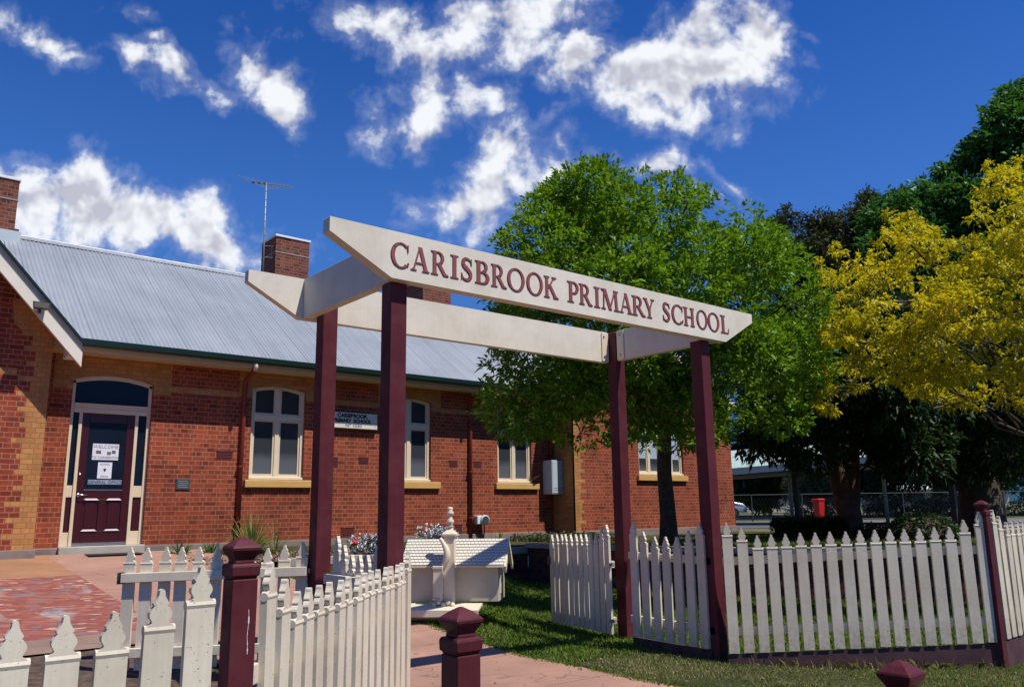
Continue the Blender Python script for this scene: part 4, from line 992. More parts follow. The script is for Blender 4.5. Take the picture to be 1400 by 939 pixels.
t_, w_, h_ = notice('door_notice', 'small upright white notice with a dark emblem below the welcome notice', 134.5, 631.5, 152, 654, m_paper)
b = MB(); b.prism([(-.022, .03), (.022, .03), (.018, -.0), (0, -.025), (-.018, 0)], lambda x, z: (x, -.004, z), lambda x, z: (x, -.002, z)); b.obj('emblem', m_ink, t_)
text('SCHOOL', h_*.14, m_inkb, (0, -.004, h_*.33), t_); text('OFFICE', h_*.14, m_inkb, (0, -.004, -h_*.42), t_)
t_, w_, h_ = notice('office_sign', 'long grey blue strip reading general office at the foot of the door glass', 120.5, 655.5, 166, 662, m_strip)
text('GENERAL  OFFICE', h_*.95, m_ink, (0, -.004, -h_*.33), t_, sx=.93)
# plaque, floodlight, heater, meter
q0 = onm(241, 654); q1 = onm(259, 669)
t_ = thing('wall_plaque', 'small dark metal plaque on the brick beside the door', 'plaque', ((q0[0]+q1[0])/2, YM, (q0[2]+q1[2])/2))
b = MB(tuple(t_.location)); b.box(q0[0], YM-.02, q1[2], q1[0], YM-.002, q0[2]); b.obj('plate', m_plaque, t_, bevel=.004)
b = MB(tuple(t_.location))
for i in range(4): b.box(q0[0]+.03, YM-.0222, q1[2]+.03+i*.035, q1[0]-.03-.02*(i % 2), YM-.0205, q1[2]+.042+i*.035)
b.obj('raised_lines', m_inkb, t_)
q = on(56, 418, 1, 13.86)
t_ = thing('floodlight', 'dark floodlight fixed to the white barge board of the gable', 'floodlight', tuple(q))
b = MB(); b.prism([(-.11, -.055), (.11, -.055), (.12, .05), (-.12, .05)], lambda x, z: (x, -.05, z), lambda x, z: (x*.8, .05, z)); b.obj('housing', m_bronze, t_, bevel=.006)
b = MB(); b.obox((0, -.052, 0), (.095, 0, 0), (0, .003, 0), (0, 0, .04)); b.obj('lens', glassmat('flood_lens', (.16, .13, .10), .3), t_)
b = MB(); b.box(-.015, .04, -.10, .015, .10, .01); b.obj('bracket', m_bronze, t_)
t_ = thing('water_heater', 'pale grey metal gas heater box mounted beside the right hand window', 'heater', (13.46, 14.85, 2.1))
b = MB(tuple(t_.location)); b.box(13.24, 14.66, 1.72, 13.70, 14.99, 2.52); b.obj('case', m_unit, t_, bevel=.01)
b = MB(tuple(t_.location)); b.box(13.265, 14.652, 1.745, 13.675, 14.659, 2.495); cv = b.obj('front_cover', m_unit, t_, bevel=.004)
b = MB(tuple(t_.location))
for i in range(6):
    for j in range(2): b.box(13.30+i*.06, 14.6495, 1.80+j*.05, 13.345+i*.06, 14.6515, 1.822+j*.05)
b.obj('vent_slots', m_galv, cv)
q = onm(656, 710)
t_ = thing('wall_meter', 'round white gas meter with glass face on the wall by the downpipe', 'meter', (q[0], YM-.12, q[2]))
b = MB(); b.box(-.17, -.02, -.10, .03, .11, .09); b.obj('body', m_white, t_, bevel=.015)
b = MB(); b.v = []; b.tube([(.02, -.02, -.01), (.02, -.07, -.01)], [.115, .11], 24); b.obj('dial_case', m_unit, t_, True)
b = MB(); b.tube([(.02, -.071, -.01), (.02, -.078, -.01)], [.09, .088], 24); b.obj('dial', m_plaque, t_)
b = MB(); b.tube([(-.02, .04, -.10), (-.02, .04, -.2), (-.02, .06, q[2]*0-.52)], [.02]*3, 8); b.tube([(.06, .04, -.10), (.07, .04, -.25), (.03, .06, -.52)], [.015]*3, 8); b.obj('pipe', m_bronze, t_, True)
# door mat
c = (3.55, 14.45, zg(3.55, 14.45)+.034)
b = MB(c); b.box(3.22, 14.28, c[2], 4.02, 14.66, c[2]+.02); tag(b.obj('doormat', m_black, bevel=.006), 'black rubber doormat on the pink concrete before the door', 'doormat')
# TV aerial on the left of the middle chimney
A0 = np.array((7.74, 19.15, 6.9)); TOPZ = 9.62
an = thing('tv_aerial', 'tall thin television aerial mast strapped to the middle chimney', 'aerial', tuple(A0))
b = MB(); b.tube([(0, 0, -.2), (-.03, 0, TOPZ-6.9)], [.022, .018], 8); b.obj('mast', m_galv, an, True)
b = MB()
for z in (.75, 1.05): b.tube([(-.01, 0, z), (.30, .04, z+.06)], .013, 6)
b.tube([(.2, .02, .75), (.2, .02, 1.1)], .012, 6); b.obj('bracket', m_bronze, an)
b = MB(); zt = TOPZ-6.9-.02; bd = np.array((.55, -.84, -.25)); bd /= np.linalg.norm(bd); sd = np.array((.93, .36, 0.0))
o0 = np.array((-.03, 0, zt)); b.tube([o0-bd*.45, o0+bd*.75], .012, 6); b.obj('boom', m_galv, an)
for tt, hl in ((-.4, .62), (-.22, .60), (-.05, .52), (.12, .36), (.24, .22), (.34, .21), (.44, .20), (.54, .19), (.64, .18), (.74, .17)):
    hl *= .86; c0 = o0+bd*tt; b = MB(); b.tube([c0-sd*hl, c0+sd*hl], .0065, 5); b.obj('element', m_galv, an)
b = MB()
for tt in (-.4, -.22, -.05): b.obox(o0+bd*tt, (.03, 0, 0), (0, .02, 0), (0, 0, .02))
b.obj('insulator', m_black, an)
# two birds resting on it
for dx in (-.36,):
    pass
# ------------------------------------------------------------------ schoolhouse letterbox on the lawn
S = .87
q = at(682, 822, 9.1); LB = np.array([q[0], q[1], zg(q[0], q[1])]); ZL = q[2]-LB[2]      # box floor above the lawn
ang = rad(-46)
lt = thing('schoolhouse_letterbox', 'cream letterbox like a little schoolhouse with shingled roof and finial post', 'letterbox', tuple(LB), ang)
lroot = lt
lt = lroot
# local: x along the ridge (right end at 0), front is -y turned to the street; origin = lawn under the right front corner
W, D, HB, HR = 1.24*S, .60*S, .47*S, .77*S
ov = .09*S
m_box = plain('cream_box', (.62, .54, .38), .6, .05, 4, .05, dirt=.35, dirtcol=(.22, .17, .1))
b = MB((0, 0, -ZL)); b.box(-W+.06*S, 0, 0, 0, D, HB)
b.yz([(0, HB), (D, HB), (D/2, HR-.03*S)], -W+.06*S, -.0); b.obj('body', m_box, lt, bevel=.004)
msh = shingles()
for sgn in (1, -1):
    ye = -ov*.9 if sgn > 0 else D+ov*.9; ym = D/2
    ze = HB-.02*S+ZL; zr = HR+ZL
    me = bpy.data.meshes.new('roof'); V = []; F = []
    rows = 9
    for r in range(rows):   # lapped courses, a small step at each
        t0, t1 = r/rows, (r+1)/rows
        for (t, lift) in ((t0, .012), (t1, .004)):
            for x in (-W-ov*.3, ov):
                V.append((x, ye+(ym-ye)*t, ze+(zr-ze)*t+lift))
        k_ = r*4; F.append((k_, k_+1, k_+3, k_+2))
        if r < rows-1: F.append((k_+2, k_+3, k_+5, k_+4))
    me.from_pydata(V, [], F); me.materials.append(msh)
    uv = me.uv_layers.new(name='UV')
    sl = math.hypot(ym-ye, zr-ze)
    for p in me.polygons:
        for li in p.loop_indices:
            v = me.vertices[me.loops[li].vertex_index].co; uv.data[li].uv = (v.x/S, (v.y-ye)/(ym-ye)*sl/S)
    new_obj('roof', me, lt)
    b = MB(); b.obox(((-W+ov)/2, (ye+ym)/2, (ze+zr)/2-.012*S), ((W+ov*1.2)/2, 0, 0), (0, (ym-ye)/2, (zr-ze)/2), (0, 0, .010*S)); b.obj('roof_board', m_framew, lt)
b = MB((0, 0, -ZL)); pts = [(-ov, HB-.03*S), (D/2, HR+.005*S), (D+ov, HB-.03*S), (D+ov-.03*S, HB-.11*S), (D/2, HR-.075*S), (-ov+.03*S, HB-.11*S)]
b.yz(pts, ov-.004, ov+.02*S); b.obj('barge_board', m_framew, lt, bevel=.003)
b = MB((0, 0, -ZL)); b.obox((.002, D*.45, HB*.48), (.004, 0, 0), (0, D*.26, 0), (0, 0, HB*.30)); b.obj('door', m_framew, lt, bevel=.004)
b = MB((0, 0, -ZL)); b.obox((.007, D*.42, HB*.52), (.003, 0, 0), (0, D*.10, 0), (0, 0, HB*.05)); b.obj('letter_slot', m_bronze, lt)
tx = -.62*S; ts = .068*S; ty = -.07*S
b = MB((0, 0, -ZL)); b.box(tx-ts, ty-ts, -ZL-.1, tx+ts, ty+ts, .82*S); b.obj('post', m_framew, lt, bevel=.006)
b = MB((0, 0, -ZL)); b.lathe([(ts*1.30, .821*S), (ts*1.34, .85*S), (ts*1.05, .87*S), (ts*.5, .905*S), (ts*.34, .93*S)], (tx, ty, 0), sq=True); cp = b.obj('post_cap', m_framew, lt, bevel=.004)
b = MB((0, 0, -ZL)); b.lathe([(r*S, .93*S+z*S*.58) for r, z in ((.03, 0), (.05, .03), (.028, .06), (.05, .10), (.055, .14), (.03, .20), (.028, .26), (.046, .29), (.05, .33), (.03, .37), (.036, .40), (.036, .44), (.012, .45))], (tx, ty, 0), 14); b.obj('finial', m_framew, cp, True)
b = MB((0, 0, -ZL)); pts = [(tx-ts*1.35+.07*S*math.sin(t*3.6-.3), ty-ts-.02*S, (.80-.40*t)*S) for t in np.linspace(0, 1, 12)]
b.tube(pts, [.034*S-.011*S*math.cos(6*t) for t in np.linspace(0, 1, 12)], 8); b.obj('scroll', m_framew, lt, True)
b = MB((0, 0, -ZL)); b.box(tx-ts*2.9, ty-ts-.06*S, .06*S, tx-ts*1.03, ty+ts*.6, .42*S); b.box(tx-ts*3.0, ty-ts-.07*S, .42*S, tx-ts*1.03, ty+ts*.7, .455*S); b.box(tx-ts*3.0, ty-ts-.07*S, .03*S, tx-ts*1.03, ty+ts*.7, .06*S); b.obj('side_box', m_framew, lt, bevel=.005)
b = MB((0, 0, -ZL))
for i in range(5): b.lathe([(.002, -.03*S), (.03*S, -.012*S), (.034*S, .005*S), (.02*S, .03*S), (.003, .036*S)], (tx-ts*2.6+i*.06*S, ty-ts-.08*S, -.02*S+.03*S*(i % 2)), 10)
b.obj('rosette', m_framew, lt, True)
# sloping shelf with a deep lip in front of the box
b = MB((0, 0, -ZL)); b.prism([(-.06*S, -.01*S), (-.40*S, -.055*S), (-.40*S, -.075*S), (-.06*S, -.04*S)], lambda y, z: (-W*.93, y, z), lambda y, z: (-.20*S, y, z)); b.obj('shelf', m_framew, lt, bevel=.004)
b = MB((0, 0, -ZL)); b.prism([(-.40*S, -.0555*S), (-.425*S, -.0555*S), (-.425*S, -.14*S), (-.40*S, -.14*S)], lambda y, z: (-W*.93, y, z), lambda y, z: (-.20*S, y, z)); b.prism([(-.38*S, -.14*S), (-.30*S, -.14*S), (-.10*S, -.26*S), (-.12*S, -.26*S)], lambda y, z: (-W*.93, y, z), lambda y, z: (-.20*S, y, z)); b.obj('shelf_lip', m_framew, lt, bevel=.004)
# ------------------------------------------------------------------ distant things
def ground_z(x, y): return .70
# red wheelie bin
p = at(1121, 711, 36); p[2] = .70
BS = .82
bn = thing('wheelie_bin', 'bright red wheeled rubbish bin standing by the car park fence', 'bin', tuple(p), rad(-20)); bn.scale = (.68, .68, .92)
b = MB(); b.prism([(-.25, -.28), (.25, -.28), (.25, .28), (-.25, .28)], lambda x, y: (x*.7, y*.8, .06), lambda x, y: (x*.95, y*1.1, .98)); b.obj('body', m_red, bn, bevel=.02)
b = MB(); b.box(-.26, -.34, .985, .26, .32, 1.03); b.prism([(-.28, -.33), (.28, -.33), (.28, .32), (-.28, .32)], lambda x, y: (x*.8, y*.8, 1.07), lambda x, y: (x, y, 1.031)); b.obj('lid', m_red, bn, bevel=.01)
for s_ in (-1, 1):
    b = MB(); b.tube([(s_*.26, .30, .10), (s_*.20, .30, .10)], .10, 14); b.obj('wheel', m_tyre, bn)
b = MB(); b.tube([(-.22, .36, .93), (-.22, .42, .96), (.22, .42, .96), (.22, .36, .93)], .018, 6); b.obj('handle', m_red, bn)
# silver hatchback
def car(p, rz, label):
    t = thing('parked_car', label, 'car', tuple(p), rz)
    side = [(-2.05, .32), (-2.10, .62), (-1.95, .88), (-1.62, 1.02), (-1.15, 1.42), (-.3, 1.50), (.45, 1.44), (1.05, 1.02), (1.85, .86), (2.08, .66), (2.10, .34)]
    b = MB(); n = len(side); V = []
    for yy, k_ in ((-.82, 1), (-.62, 0), (.62, 0), (.82, 1)):
        for x, z in side:
            inset = 0.0 if z < 1.03 else .0
            V.append((x, yy*(1.0 if z < 1.03 else .86), z if k_ == 0 or z < 1.03 else z-.05))
    F = [(j*n+i, j*n+i+1, (j+1)*n+i+1, (j+1)*n+i) for j in range(3) for i in range(n-1)]+[tuple(range(n))[::-1], tuple(range(3*n, 4*n))]+[(0, n, 2*n, 3*n)[::-1]]
    F += [(j*n, (j+1)*n, (j+1)*n+n-1, j*n+n-1) for j in range(3)]
    b.add(V, F); b.obj('body', m_car, t, True, bevel=.03)
    b = MB()
    for s_ in (-1, 1):
        b.prism([(-1.45, 1.05), (-1.08, 1.36), (-.3, 1.42), (.38, 1.37), (.88, 1.05)], lambda x, z: (x, s_*(.83-.30*(z-1.05)), z), lambda x, z: (x, s_*(.70), z))
    b.obj('window', m_glass, t)
    for x in (-1.3, 1.3):
        for s_ in (-1, 1):
            b = MB(); b.tube([(x, s_*.84, .31), (x, s_*.62, .31)], .31, 20); wh = b.obj('wheel', m_tyre, t)
            b = MB(); b.tube([(x, s_*.85, .31), (x, s_*.80, .31)], .19, 16); b.obj('rim', m_steel, wh)
    b = MB(); b.box(-2.13, -.72, .70, -2.0, -.50, .86); b.obj('tail_light', m_red, t); b = MB(); b.box(-2.13, .50, .70, -2.0, .72, .86); b.obj('tail_light', m_red, t)
    return t
p = at(972, 714, 50); p[2] = .715
car(p, math.atan2(CR[1], CR[0])+rad(-8), 'silver parked car half hidden behind the right arch post')
# car park asphalt and kerb lines
def quadsheet(name, pts, z, mat, label, kind='structure'):
    return sheet(name, pts, lambda x, y: z, mat, kind, label)
R2 = CR[:2]/np.linalg.norm(CR[:2]); F2 = _Fh[:2]
def loc2(lat, dep): q = R2*lat+F2*dep; return (float(q[0]), float(q[1]))
quadsheet('road', [loc2(6, 26), loc2(60, 26), loc2(70, 70), loc2(8, 70)], .705 if False else .712, m_asph, 'asphalt school car park beyond the trees')
quadsheet('road_marking', [loc2(8.5, 33), loc2(24, 33), loc2(24, 33.5), loc2(8.5, 33.5)], .722, m_roadline, 'white line painted on the car park')
# open shelter with pale skillion roof
C0 = loc2(7.5, 33)
sh = thing('shelter', 'open sided shelter with pale green metal roof behind the trees', 'shelter', (*loc2(10, 32), .70))
so = np.array(sh.location)
def L3(lat, dep, z): return (*loc2(lat, dep), z)
b = MB(tuple(so))
b.add([L3(7.6, 31, 2.75), L3(15, 26.5, 3.15), L3(18, 31, 4.1), L3(9.0, 36, 3.75)], [(0, 1, 2, 3)]); b.add([L3(7.6, 31, 2.75), L3(15, 26.5, 3.15), L3(15, 26.5, 2.93), L3(7.6, 31, 2.5)], [(0, 1, 2, 3)])
b.obj('roof', m_shed, sh)
b = MB(tuple(so)); b.add([L3(7.7, 31.1, 2.48), L3(15, 26.7, 2.9), L3(18, 31, 2.95), L3(9.0, 36, 2.5)], [(0, 1, 2, 3)]); b.obj('ceiling', m_dpost, sh)
for la, de in ((8.1, 31.2), (11.05, 32.6), (15.0, 28.5), (17.3, 31)):
    x, y = loc2(la, de); b = MB(tuple(so)); b.box(x-.09, y-.09, .70, x+.09, y+.09, 2.6); b.obj('post', m_dpost, sh)
for px, w_, h_, nm in ((1084, 33, 2.6, 'leaning pale green steel post near the red bin'), (1214, 30, 2.2, 'straight pale green steel post between the tree trunks')):
    p = at(px, 712, w_); p[2] = .70
    t_ = thing('steel_post', nm, 'post', tuple(p)); b = MB(); b.tube([(0, 0, 0), (-.02, 0, h_*.6), (.05 if px < 1100 else -.03, 0, h_)], .07, 8); b.obj('shaft', m_gpost, t_, True)
    b = MB(); b.lathe([(.075, h_), (.075, h_+.03), (.03, h_+.05)], (.05 if px < 1100 else -.03, 0, 0), 8); b.obj('cap', m_gpost, t_)
# chain wire fence
cf = thing('chain_wire_fence', 'grey chain wire fence along the far side of the car park', 'fence', (*loc2(18, 38), .70))
co_ = np.array(cf.location); b = MB(tuple(co_))
N_ = 14
for i in range(N_):
    x, y = loc2(8.5+i*2.3, 38); b = MB(tuple(co_)); b.tube([(x, y, .6), (x, y, 1.92)], .035, 6); b.obj('post', m_wire, cf)
for z in (1.90, .78):
    b = MB(tuple(co_)); b.tube([(*loc2(8.5, 38), z), (*loc2(8.5+2.3*(N_-1), 38), z)], .022, 6); b.obj('rail', m_wire, cf)
V = []; Q = []
span = 2.3*(N_-1); st = .16
for i in range(int((span+1.1)/st)):
    for sgn in (1, -1):
        a = 8.5+i*st-(0 if sgn > 0 else 0); a2 = a+sgn*1.1
        if not (8.4 <= a <= 8.5+span+.05): continue
        z0_, z1_ = .78, 1.90; t1 = 1.0
        if a2 > 8.5+span: t1 = (8.5+span-a)/1.1
        if a2 < 8.5: t1 = (a-8.5)/1.1
        x0, y0 = loc2(a, 38.02); x1, y1 = loc2(a+sgn*1.1*t1, 38.02); zt_ = z0_+(z1_-z0_)*t1
        dx, dy = R2*.003; k_ = len(V)
        V += [(x0-dx-co_[0], y0-dy-co_[1], z0_-co_[2]), (x0+dx-co_[0], y0+dy-co_[1], z0_-co_[2]), (x1+dx-co_[0], y1+dy-co_[1], zt_-co_[2]), (x1-dx-co_[0], y1-dy-co_[1], zt_-co_[2])]; Q.append((k_, k_+1, k_+2, k_+3))
new_obj('wire_mesh', np_mesh('wire_mesh', V, Q, m_wire), cf)
# far houses
def house(px, w, zb, wd, dp, hw, hr, label, rz=0):
    p = at(px, 690, w); p[2] = zb
    t_ = thing('house', label, 'house', tuple(p), math.atan2(R2[1], R2[0])+rz)
    b = MB(); b.box(-wd/2, 0, 0, wd/2, dp, hw); b.obj('wall', m_wallfar, t_)
    b = MB(); b.yz([(-.4, hw), (dp/2, hw+hr), (dp+.4, hw)], -wd/2-.3, wd/2+.3); b.obj('roof', m_rooffar, t_)
    for x in (-wd*.3, wd*.2):
        b = MB(); b.box(x-.6, -.04, hw*.4, x+.6, -.002, hw*.85); b.obj('window', m_glass, t_)
    return t_
house(1302, 64, .8, 9, 6, 1.75, .9, 'low white roofed house glimpsed between the right tree trunks')
house(1045, 75, .85, 16, 6, 2.1, .0+.6, 'long grey fronted house beyond the car park road')
# ------------------------------------------------------------------ vegetation
def unit(v): return v/(np.linalg.norm(v, axis=-1, keepdims=True)+1e-9)
def leaflets(P, D, L, Wd, droop=.25, jit=.5, nper=8, spread=.8, up=None):
    """tufts: P (n,3) points, D (n,3) outward directions; nper leaflets each, as kite quads. returns verts, quads"""
    n = len(P); Pn = np.repeat(P, nper, 0); Dn = np.repeat(D, nper, 0); m = n*nper
    d = unit(Dn+NR.normal(0, spread, (m, 3))*np.array([1, 1, .8]))
    base = Pn+NR.normal(0, jit, (m, 3))*L*.6
    l = L*NR.uniform(.65, 1.25, (m, 1)); w = Wd*NR.uniform(.7, 1.25, (m, 1))
    side = unit(np.cross(d, NR.normal(0, .6, (m, 3))+np.array([0, 0, 1.0])))
    tip = base+d*l; tip[:, 2] -= droop*l[:, 0]
    mid = base+d*l*.45; mid[:, 2] += .04*l[:, 0]
    V = np.stack([base, mid-side*w*.5, tip, mid+side*w*.5], 1).reshape(-1, 3)
    Q = np.arange(m*4, dtype=np.int32).reshape(-1, 4)
    return V, Q
def clump_points(c, r, n, shell=.55, zbias=.25):
    u = unit(NR.normal(0, 1, (n, 3))); rr = (shell+(1-shell)*NR.random((n, 1))**.7)
    p = np.asarray(c)+u*rr*np.asarray(r)
    d = unit(u+np.array([0, 0, zbias]))
    return p, d
def crown_mesh(name, clumps, tuft_n, L, W, mat, nper=8, droop=.25, zbias=.3, spread=.7, shell=.5, extra=None):
    Vs = []; Qs = []; off = 0
    Ps = []; Ds = []
    for c, r in clumps:
        r = np.asarray(r, float); n = max(6, int(tuft_n*(r[0]*r[1]*r[2])**(2/3)/.36))
        p, d = clump_points(c, r, n, shell, zbias); Ps.append(p); Ds.append(d)
    if extra is not None: Ps.append(extra[0]); Ds.append(extra[1])
    P = np.concatenate(Ps); D = np.concatenate(Ds)
    V, Q = leaflets(P, D, L, W, droop, .5, nper, spread)
    return V, Q
def limb(b, p0, p1, r0, r1, sag=.0, wig=.08, n=6):
    p0 = np.array(p0, float); p1 = np.array(p1, float); L = np.linalg.norm(p1-p0); pts = []
    for i in range(n+1):
        t = i/n; p = p0+(p1-p0)*t+NR.normal(0, wig*L*.12, 3)*math.sin(math.pi*t); p[2] += sag*L*math.sin(math.pi*t); pts.append(p)
    b.tube(pts, [r0+(r1-r0)*(i/n)**.8 for i in range(n+1)], 7, cap=False); return pts
def tree(name, label, base, trunk_pts, trunk_r, clumps, tuft_n, L, W, mat, bark, nper=8, droop=.25, group=None, twig=0, zbias=.3, spread=.7, shell=.5, stems=None, extra=None, limbs=True, lskip=4):
    t = thing(name, label, 'tree', tuple(base), 0, group)
    b = MB(tuple(base))
    for tp, tr in ([(trunk_pts, trunk_r)]+(stems or [])):
        b.tube(tp, tr, 12, cap=False)
    tp = np.array(trunk_pts, float); top = tp[-1]
    if limbs:
        for ic, (c, r) in enumerate(clumps):
            if len(clumps) > 90 and ic % lskip: continue
            k = NR.integers(max(1, len(tp)//2), len(tp)); st = tp[k]
            limb(b, st, np.asarray(c)-np.array([0, 0, r[2]*.2]), max(.02, trunk_r[-1]*.55), .012, .06, .5)
            for j in range(twig):
                u = unit(NR.normal(0, 1, (1, 3)))[0]; limb(b, np.asarray(c)-u*.1, np.asarray(c)+u*np.asarray(r)*.85, .014, .005, .03, .5, 4)
    b.obj('trunk', bark, t, True)
    V, Q = crown_mesh('crown', clumps, tuft_n, L, W, mat, nper, droop, zbias, spread, shell, extra)
    V = V-np.asarray(base)
    new_obj('crown', np_mesh('crown', V, Q, mat), t)
    return t
def px_clumps(outline, w, n, rmin, rmax, depth, inner=.55, dshift=0.0, seed=1, flat=.8):
    """clumps filling the volume whose silhouette from the path is the given outline; spread in depth round distance w"""
    rs = np.random.default_rng(seed); poly = np.array(outline, float)
    def inside(x, y):
        c = False; j = len(poly)-1
        for i in range(len(poly)):
            if (poly[i][1] > y) != (poly[j][1] > y) and x < (poly[j][0]-poly[i][0])*(y-poly[i][1])/(poly[j][1]-poly[i][1]+1e-9)+poly[i][0]: c = not c
            j = i
        return c
    def edged(x, y):
        m = 1e9
        for i in range(len(poly)):
            a, b_ = poly[i-1], poly[i]; t = np.clip(np.dot((x, y)-a, b_-a)/np.dot(b_-a, b_-a), 0, 1); m = min(m, np.linalg.norm((x, y)-a-t*(b_-a)))
        return m
    lo, hi = poly.min(0), poly.max(0); out = []; tries = 0; maxd = 0
    for _ in range(200):
        x, y = rs.uniform(lo, hi)
        if inside(x, y): maxd = max(maxd, edged(x, y))
    while len(out) < n and tries < n*80:
        tries += 1; x, y = rs.uniform(lo, hi)
        if not inside(x, y): continue
        e = edged(x, y); r = rs.uniform(rmin, rmax); rp = r*FPX/w
        if e < rp*.62: r = max(rmin*.55, e/.7*w/FPX)
        dd = depth*math.sqrt(max(0, 1-(1-min(1, e/maxd))**2)); s = rs.choice((-1, 1)) if rs.random() < .82 else rs.uniform(-1, 1)
        wd = w+dshift+s*dd*rs.uniform(.72, 1.0)
        out.append((at(x, y, wd), (r, r, r*flat)))
    return out
# --- ash tree in front of the right wing
TB = at(914, 737, 15.0); TB[2] = .70
OUT1 = [(655,575),(672,470),(678,330),(700,305),(735,265),(790,228),(850,222),(905,238),(950,250),(985,275),(1030,285),(1060,310),(1100,350),(1125,420),(1135,500),(1110,560),(1060,590),(990,590),(930,605),(860,590),(800,598),(740,592),(690,578)]
cl = px_clumps([(x, y+(12 if y > 540 else 0)) for x, y in OUT1], 12.9, 205, .32, .64, 2.3, seed=3)
tp = [TB+np.array([0, 0, -.2]), TB+np.array([.02, 0, .5]), TB+np.array([-.05, -.02, 1.3]), TB+np.array([-.02, -.05, 2.1]), TB+np.array([.05, -.1, 2.8]), TB+np.array([.0, -.2, 3.8]), TB+np.array([-.1, -.3, 5.0])]
st = [([tp[3], tp[3]+np.array([-.9, -.5, .9]), tp[3]+np.array([-2.0, -1.2, 1.9])], [.08, .06, .03]), ([tp[3], tp[3]+np.array([.7, -.3, .9]), tp[3]+np.array([1.5, -.6, 2.0])], [.08, .06, .03])]
tree('ash_tree', 'round bright green leafy tree on a slim trunk before the right wing', TB, tp, [.20, .15, .135, .13, .11, .08, .03], cl, 150, .102, .040, m_leafg, m_bark, 8, .15, twig=1, zbias=.45, spread=.60, shell=.72, stems=st)
# --- golden tree on the right
OUTY = [(1108,600),(1120,500),(1108,450),(1135,430),(1112,345),(1150,330),(1190,350),(1225,270),(1245,255),(1262,300),(1300,330),(1325,310),(1345,225),(1375,215),(1420,210),(1530,260),(1560,420),(1540,560),(1420,590),(1370,560),(1290,560),(1250,545),(1200,520),(1160,545)]
cy = px_clumps(OUTY, 12.0, 335, .14, .34, 2.2, seed=9, flat=.42)
GB = at(1452, 735, 12.2); GB[2] = .66
gp = [GB+np.array([0, 0, -.2]), GB+np.array([-.05, 0, .8]), GB+np.array([.0, .05, 1.6]), GB+np.array([.1, 0, 2.4]), GB+np.array([.1, -.1, 3.4])]
tree('golden_tree', 'yellow leaved tree with loose drooping sprays at the right edge', GB, gp, [.15, .12, .10, .07, .04], cy, 190, .075, .030, m_leafy, m_bark, 9, .22, twig=0, lskip=9, zbias=-.05, spread=.75, shell=.15)
# --- big twin trunk tree with dark crown
BB = at(1163, 733, 17.8); BB[2] = .70
OUT2 = [(1012,622),(1015,500),(1060,440),(1120,400),(1200,390),(1270,420),(1300,500),(1300,610),(1270,662),(1225,650),(1190,615),(1150,605),(1125,660),(1105,655),(1075,632)]
c2 = px_clumps(OUT2, 17.8, 150, .4, .8, 2.4, seed=5)
bp = [BB+np.array([.05, 0, -.2]), BB+np.array([.02, 0, .5]), BB+np.array([-.10, .1, 1.4]), BB+np.array([-.28, .2, 2.4]), BB+np.array([-.5, .3, 3.8])]
st2 = [([BB+np.array([.05, .05, -.1]), BB+np.array([.12, -.05, .8]), BB+np.array([.22, -.1, 1.8]), BB+np.array([.35, -.1, 3.2])], [.20, .17, .15, .08]), ([bp[2], bp[2]+np.array([.0, -.3, .5]), bp[2]+np.array([.3, -.9, 1.3])], [.08, .06, .03])]
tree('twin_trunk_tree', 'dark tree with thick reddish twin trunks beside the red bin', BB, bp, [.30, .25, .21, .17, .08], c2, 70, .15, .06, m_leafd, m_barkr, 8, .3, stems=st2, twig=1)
# --- large dark trunk right
HB_ = at(1345, 728, 18.5); HB_[2] = .70
OUT3 = [(1185,640),(1190,560),(1260,480),(1350,450),(1500,460),(1520,640),(1450,665),(1400,640),(1330,660),(1250,650)]
c3 = px_clumps(OUT3, 18.8, 150, .4, .8, 2.4, seed=6)
hp = [HB_+np.array([0, 0, -.2]), HB_+np.array([0, 0, .6]), HB_+np.array([.1, 0, 1.6]), HB_+np.array([.15, 0, 3.4])]
st3 = [([HB_+np.array([0, 0, .6]), HB_+np.array([-.35, .25, 1.5]), HB_+np.array([-.7, .5, 2.8])], [.28, .22, .12]), ([HB_+np.array([.05, 0, .7]), HB_+np.array([.45, -.35, 1.6]), HB_+np.array([.8, -.7, 3.0])], [.28, .22, .12])]
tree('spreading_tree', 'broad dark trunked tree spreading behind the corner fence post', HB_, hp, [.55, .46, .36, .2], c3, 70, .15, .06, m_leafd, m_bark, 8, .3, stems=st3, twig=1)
# --- tall green tree at the top right
KB = at(1345, 700, 44); KB[2] = .70
OUT5 = [(1178,330),(1185,290),(1215,250),(1262,245),(1290,225),(1325,190),(1345,160),(1375,125),(1420,100),(1560,120),(1600,400),(1540,560),(1330,560),(1230,470),(1195,400)]
c5 = px_clumps(OUT5, 44, 330, .6, 1.5, 5.0, seed=8)
kp = [KB+np.array([0, 0, -.2]), KB+np.array([0, 0, 2.0]), KB+np.array([.2, 0, 5.0]), KB+np.array([.2, 0, 15])]
tree('tall_tree', 'tall deep green tree rising behind the golden one', KB, kp, [.4, .32, .25, .1], c5, 30, .40, .15, m_leaft, m_bark, 9, .2, twig=0, lskip=12, shell=.1, spread=1.0)
# --- brownish tree behind
JB = at(1170, 700, 54); JB[2] = .70
OUT4 = [(1055,520),(1058,300),(1085,278),(1110,285),(1140,300),(1155,275),(1185,262),(1215,275),(1240,255),(1280,300),(1290,520),(1180,600)]
c4 = px_clumps(OUT4, 54, 300, .6, 1.5, 4.4, seed=12)
jp = [JB+np.array([0, 0, -.2]), JB+np.array([0, 0, 3.0]), JB+np.array([.2, 0, 6.0]), JB+np.array([.2, 0, 17.0])]
tree('olive_tree', 'brownish olive tree showing between the green and golden crowns', JB, jp, [.3, .25, .18, .08], c4, 22, .38, .10, m_leafb, m_bark, 8, .15, twig=0, lskip=6, shell=.1, spread=1.0)
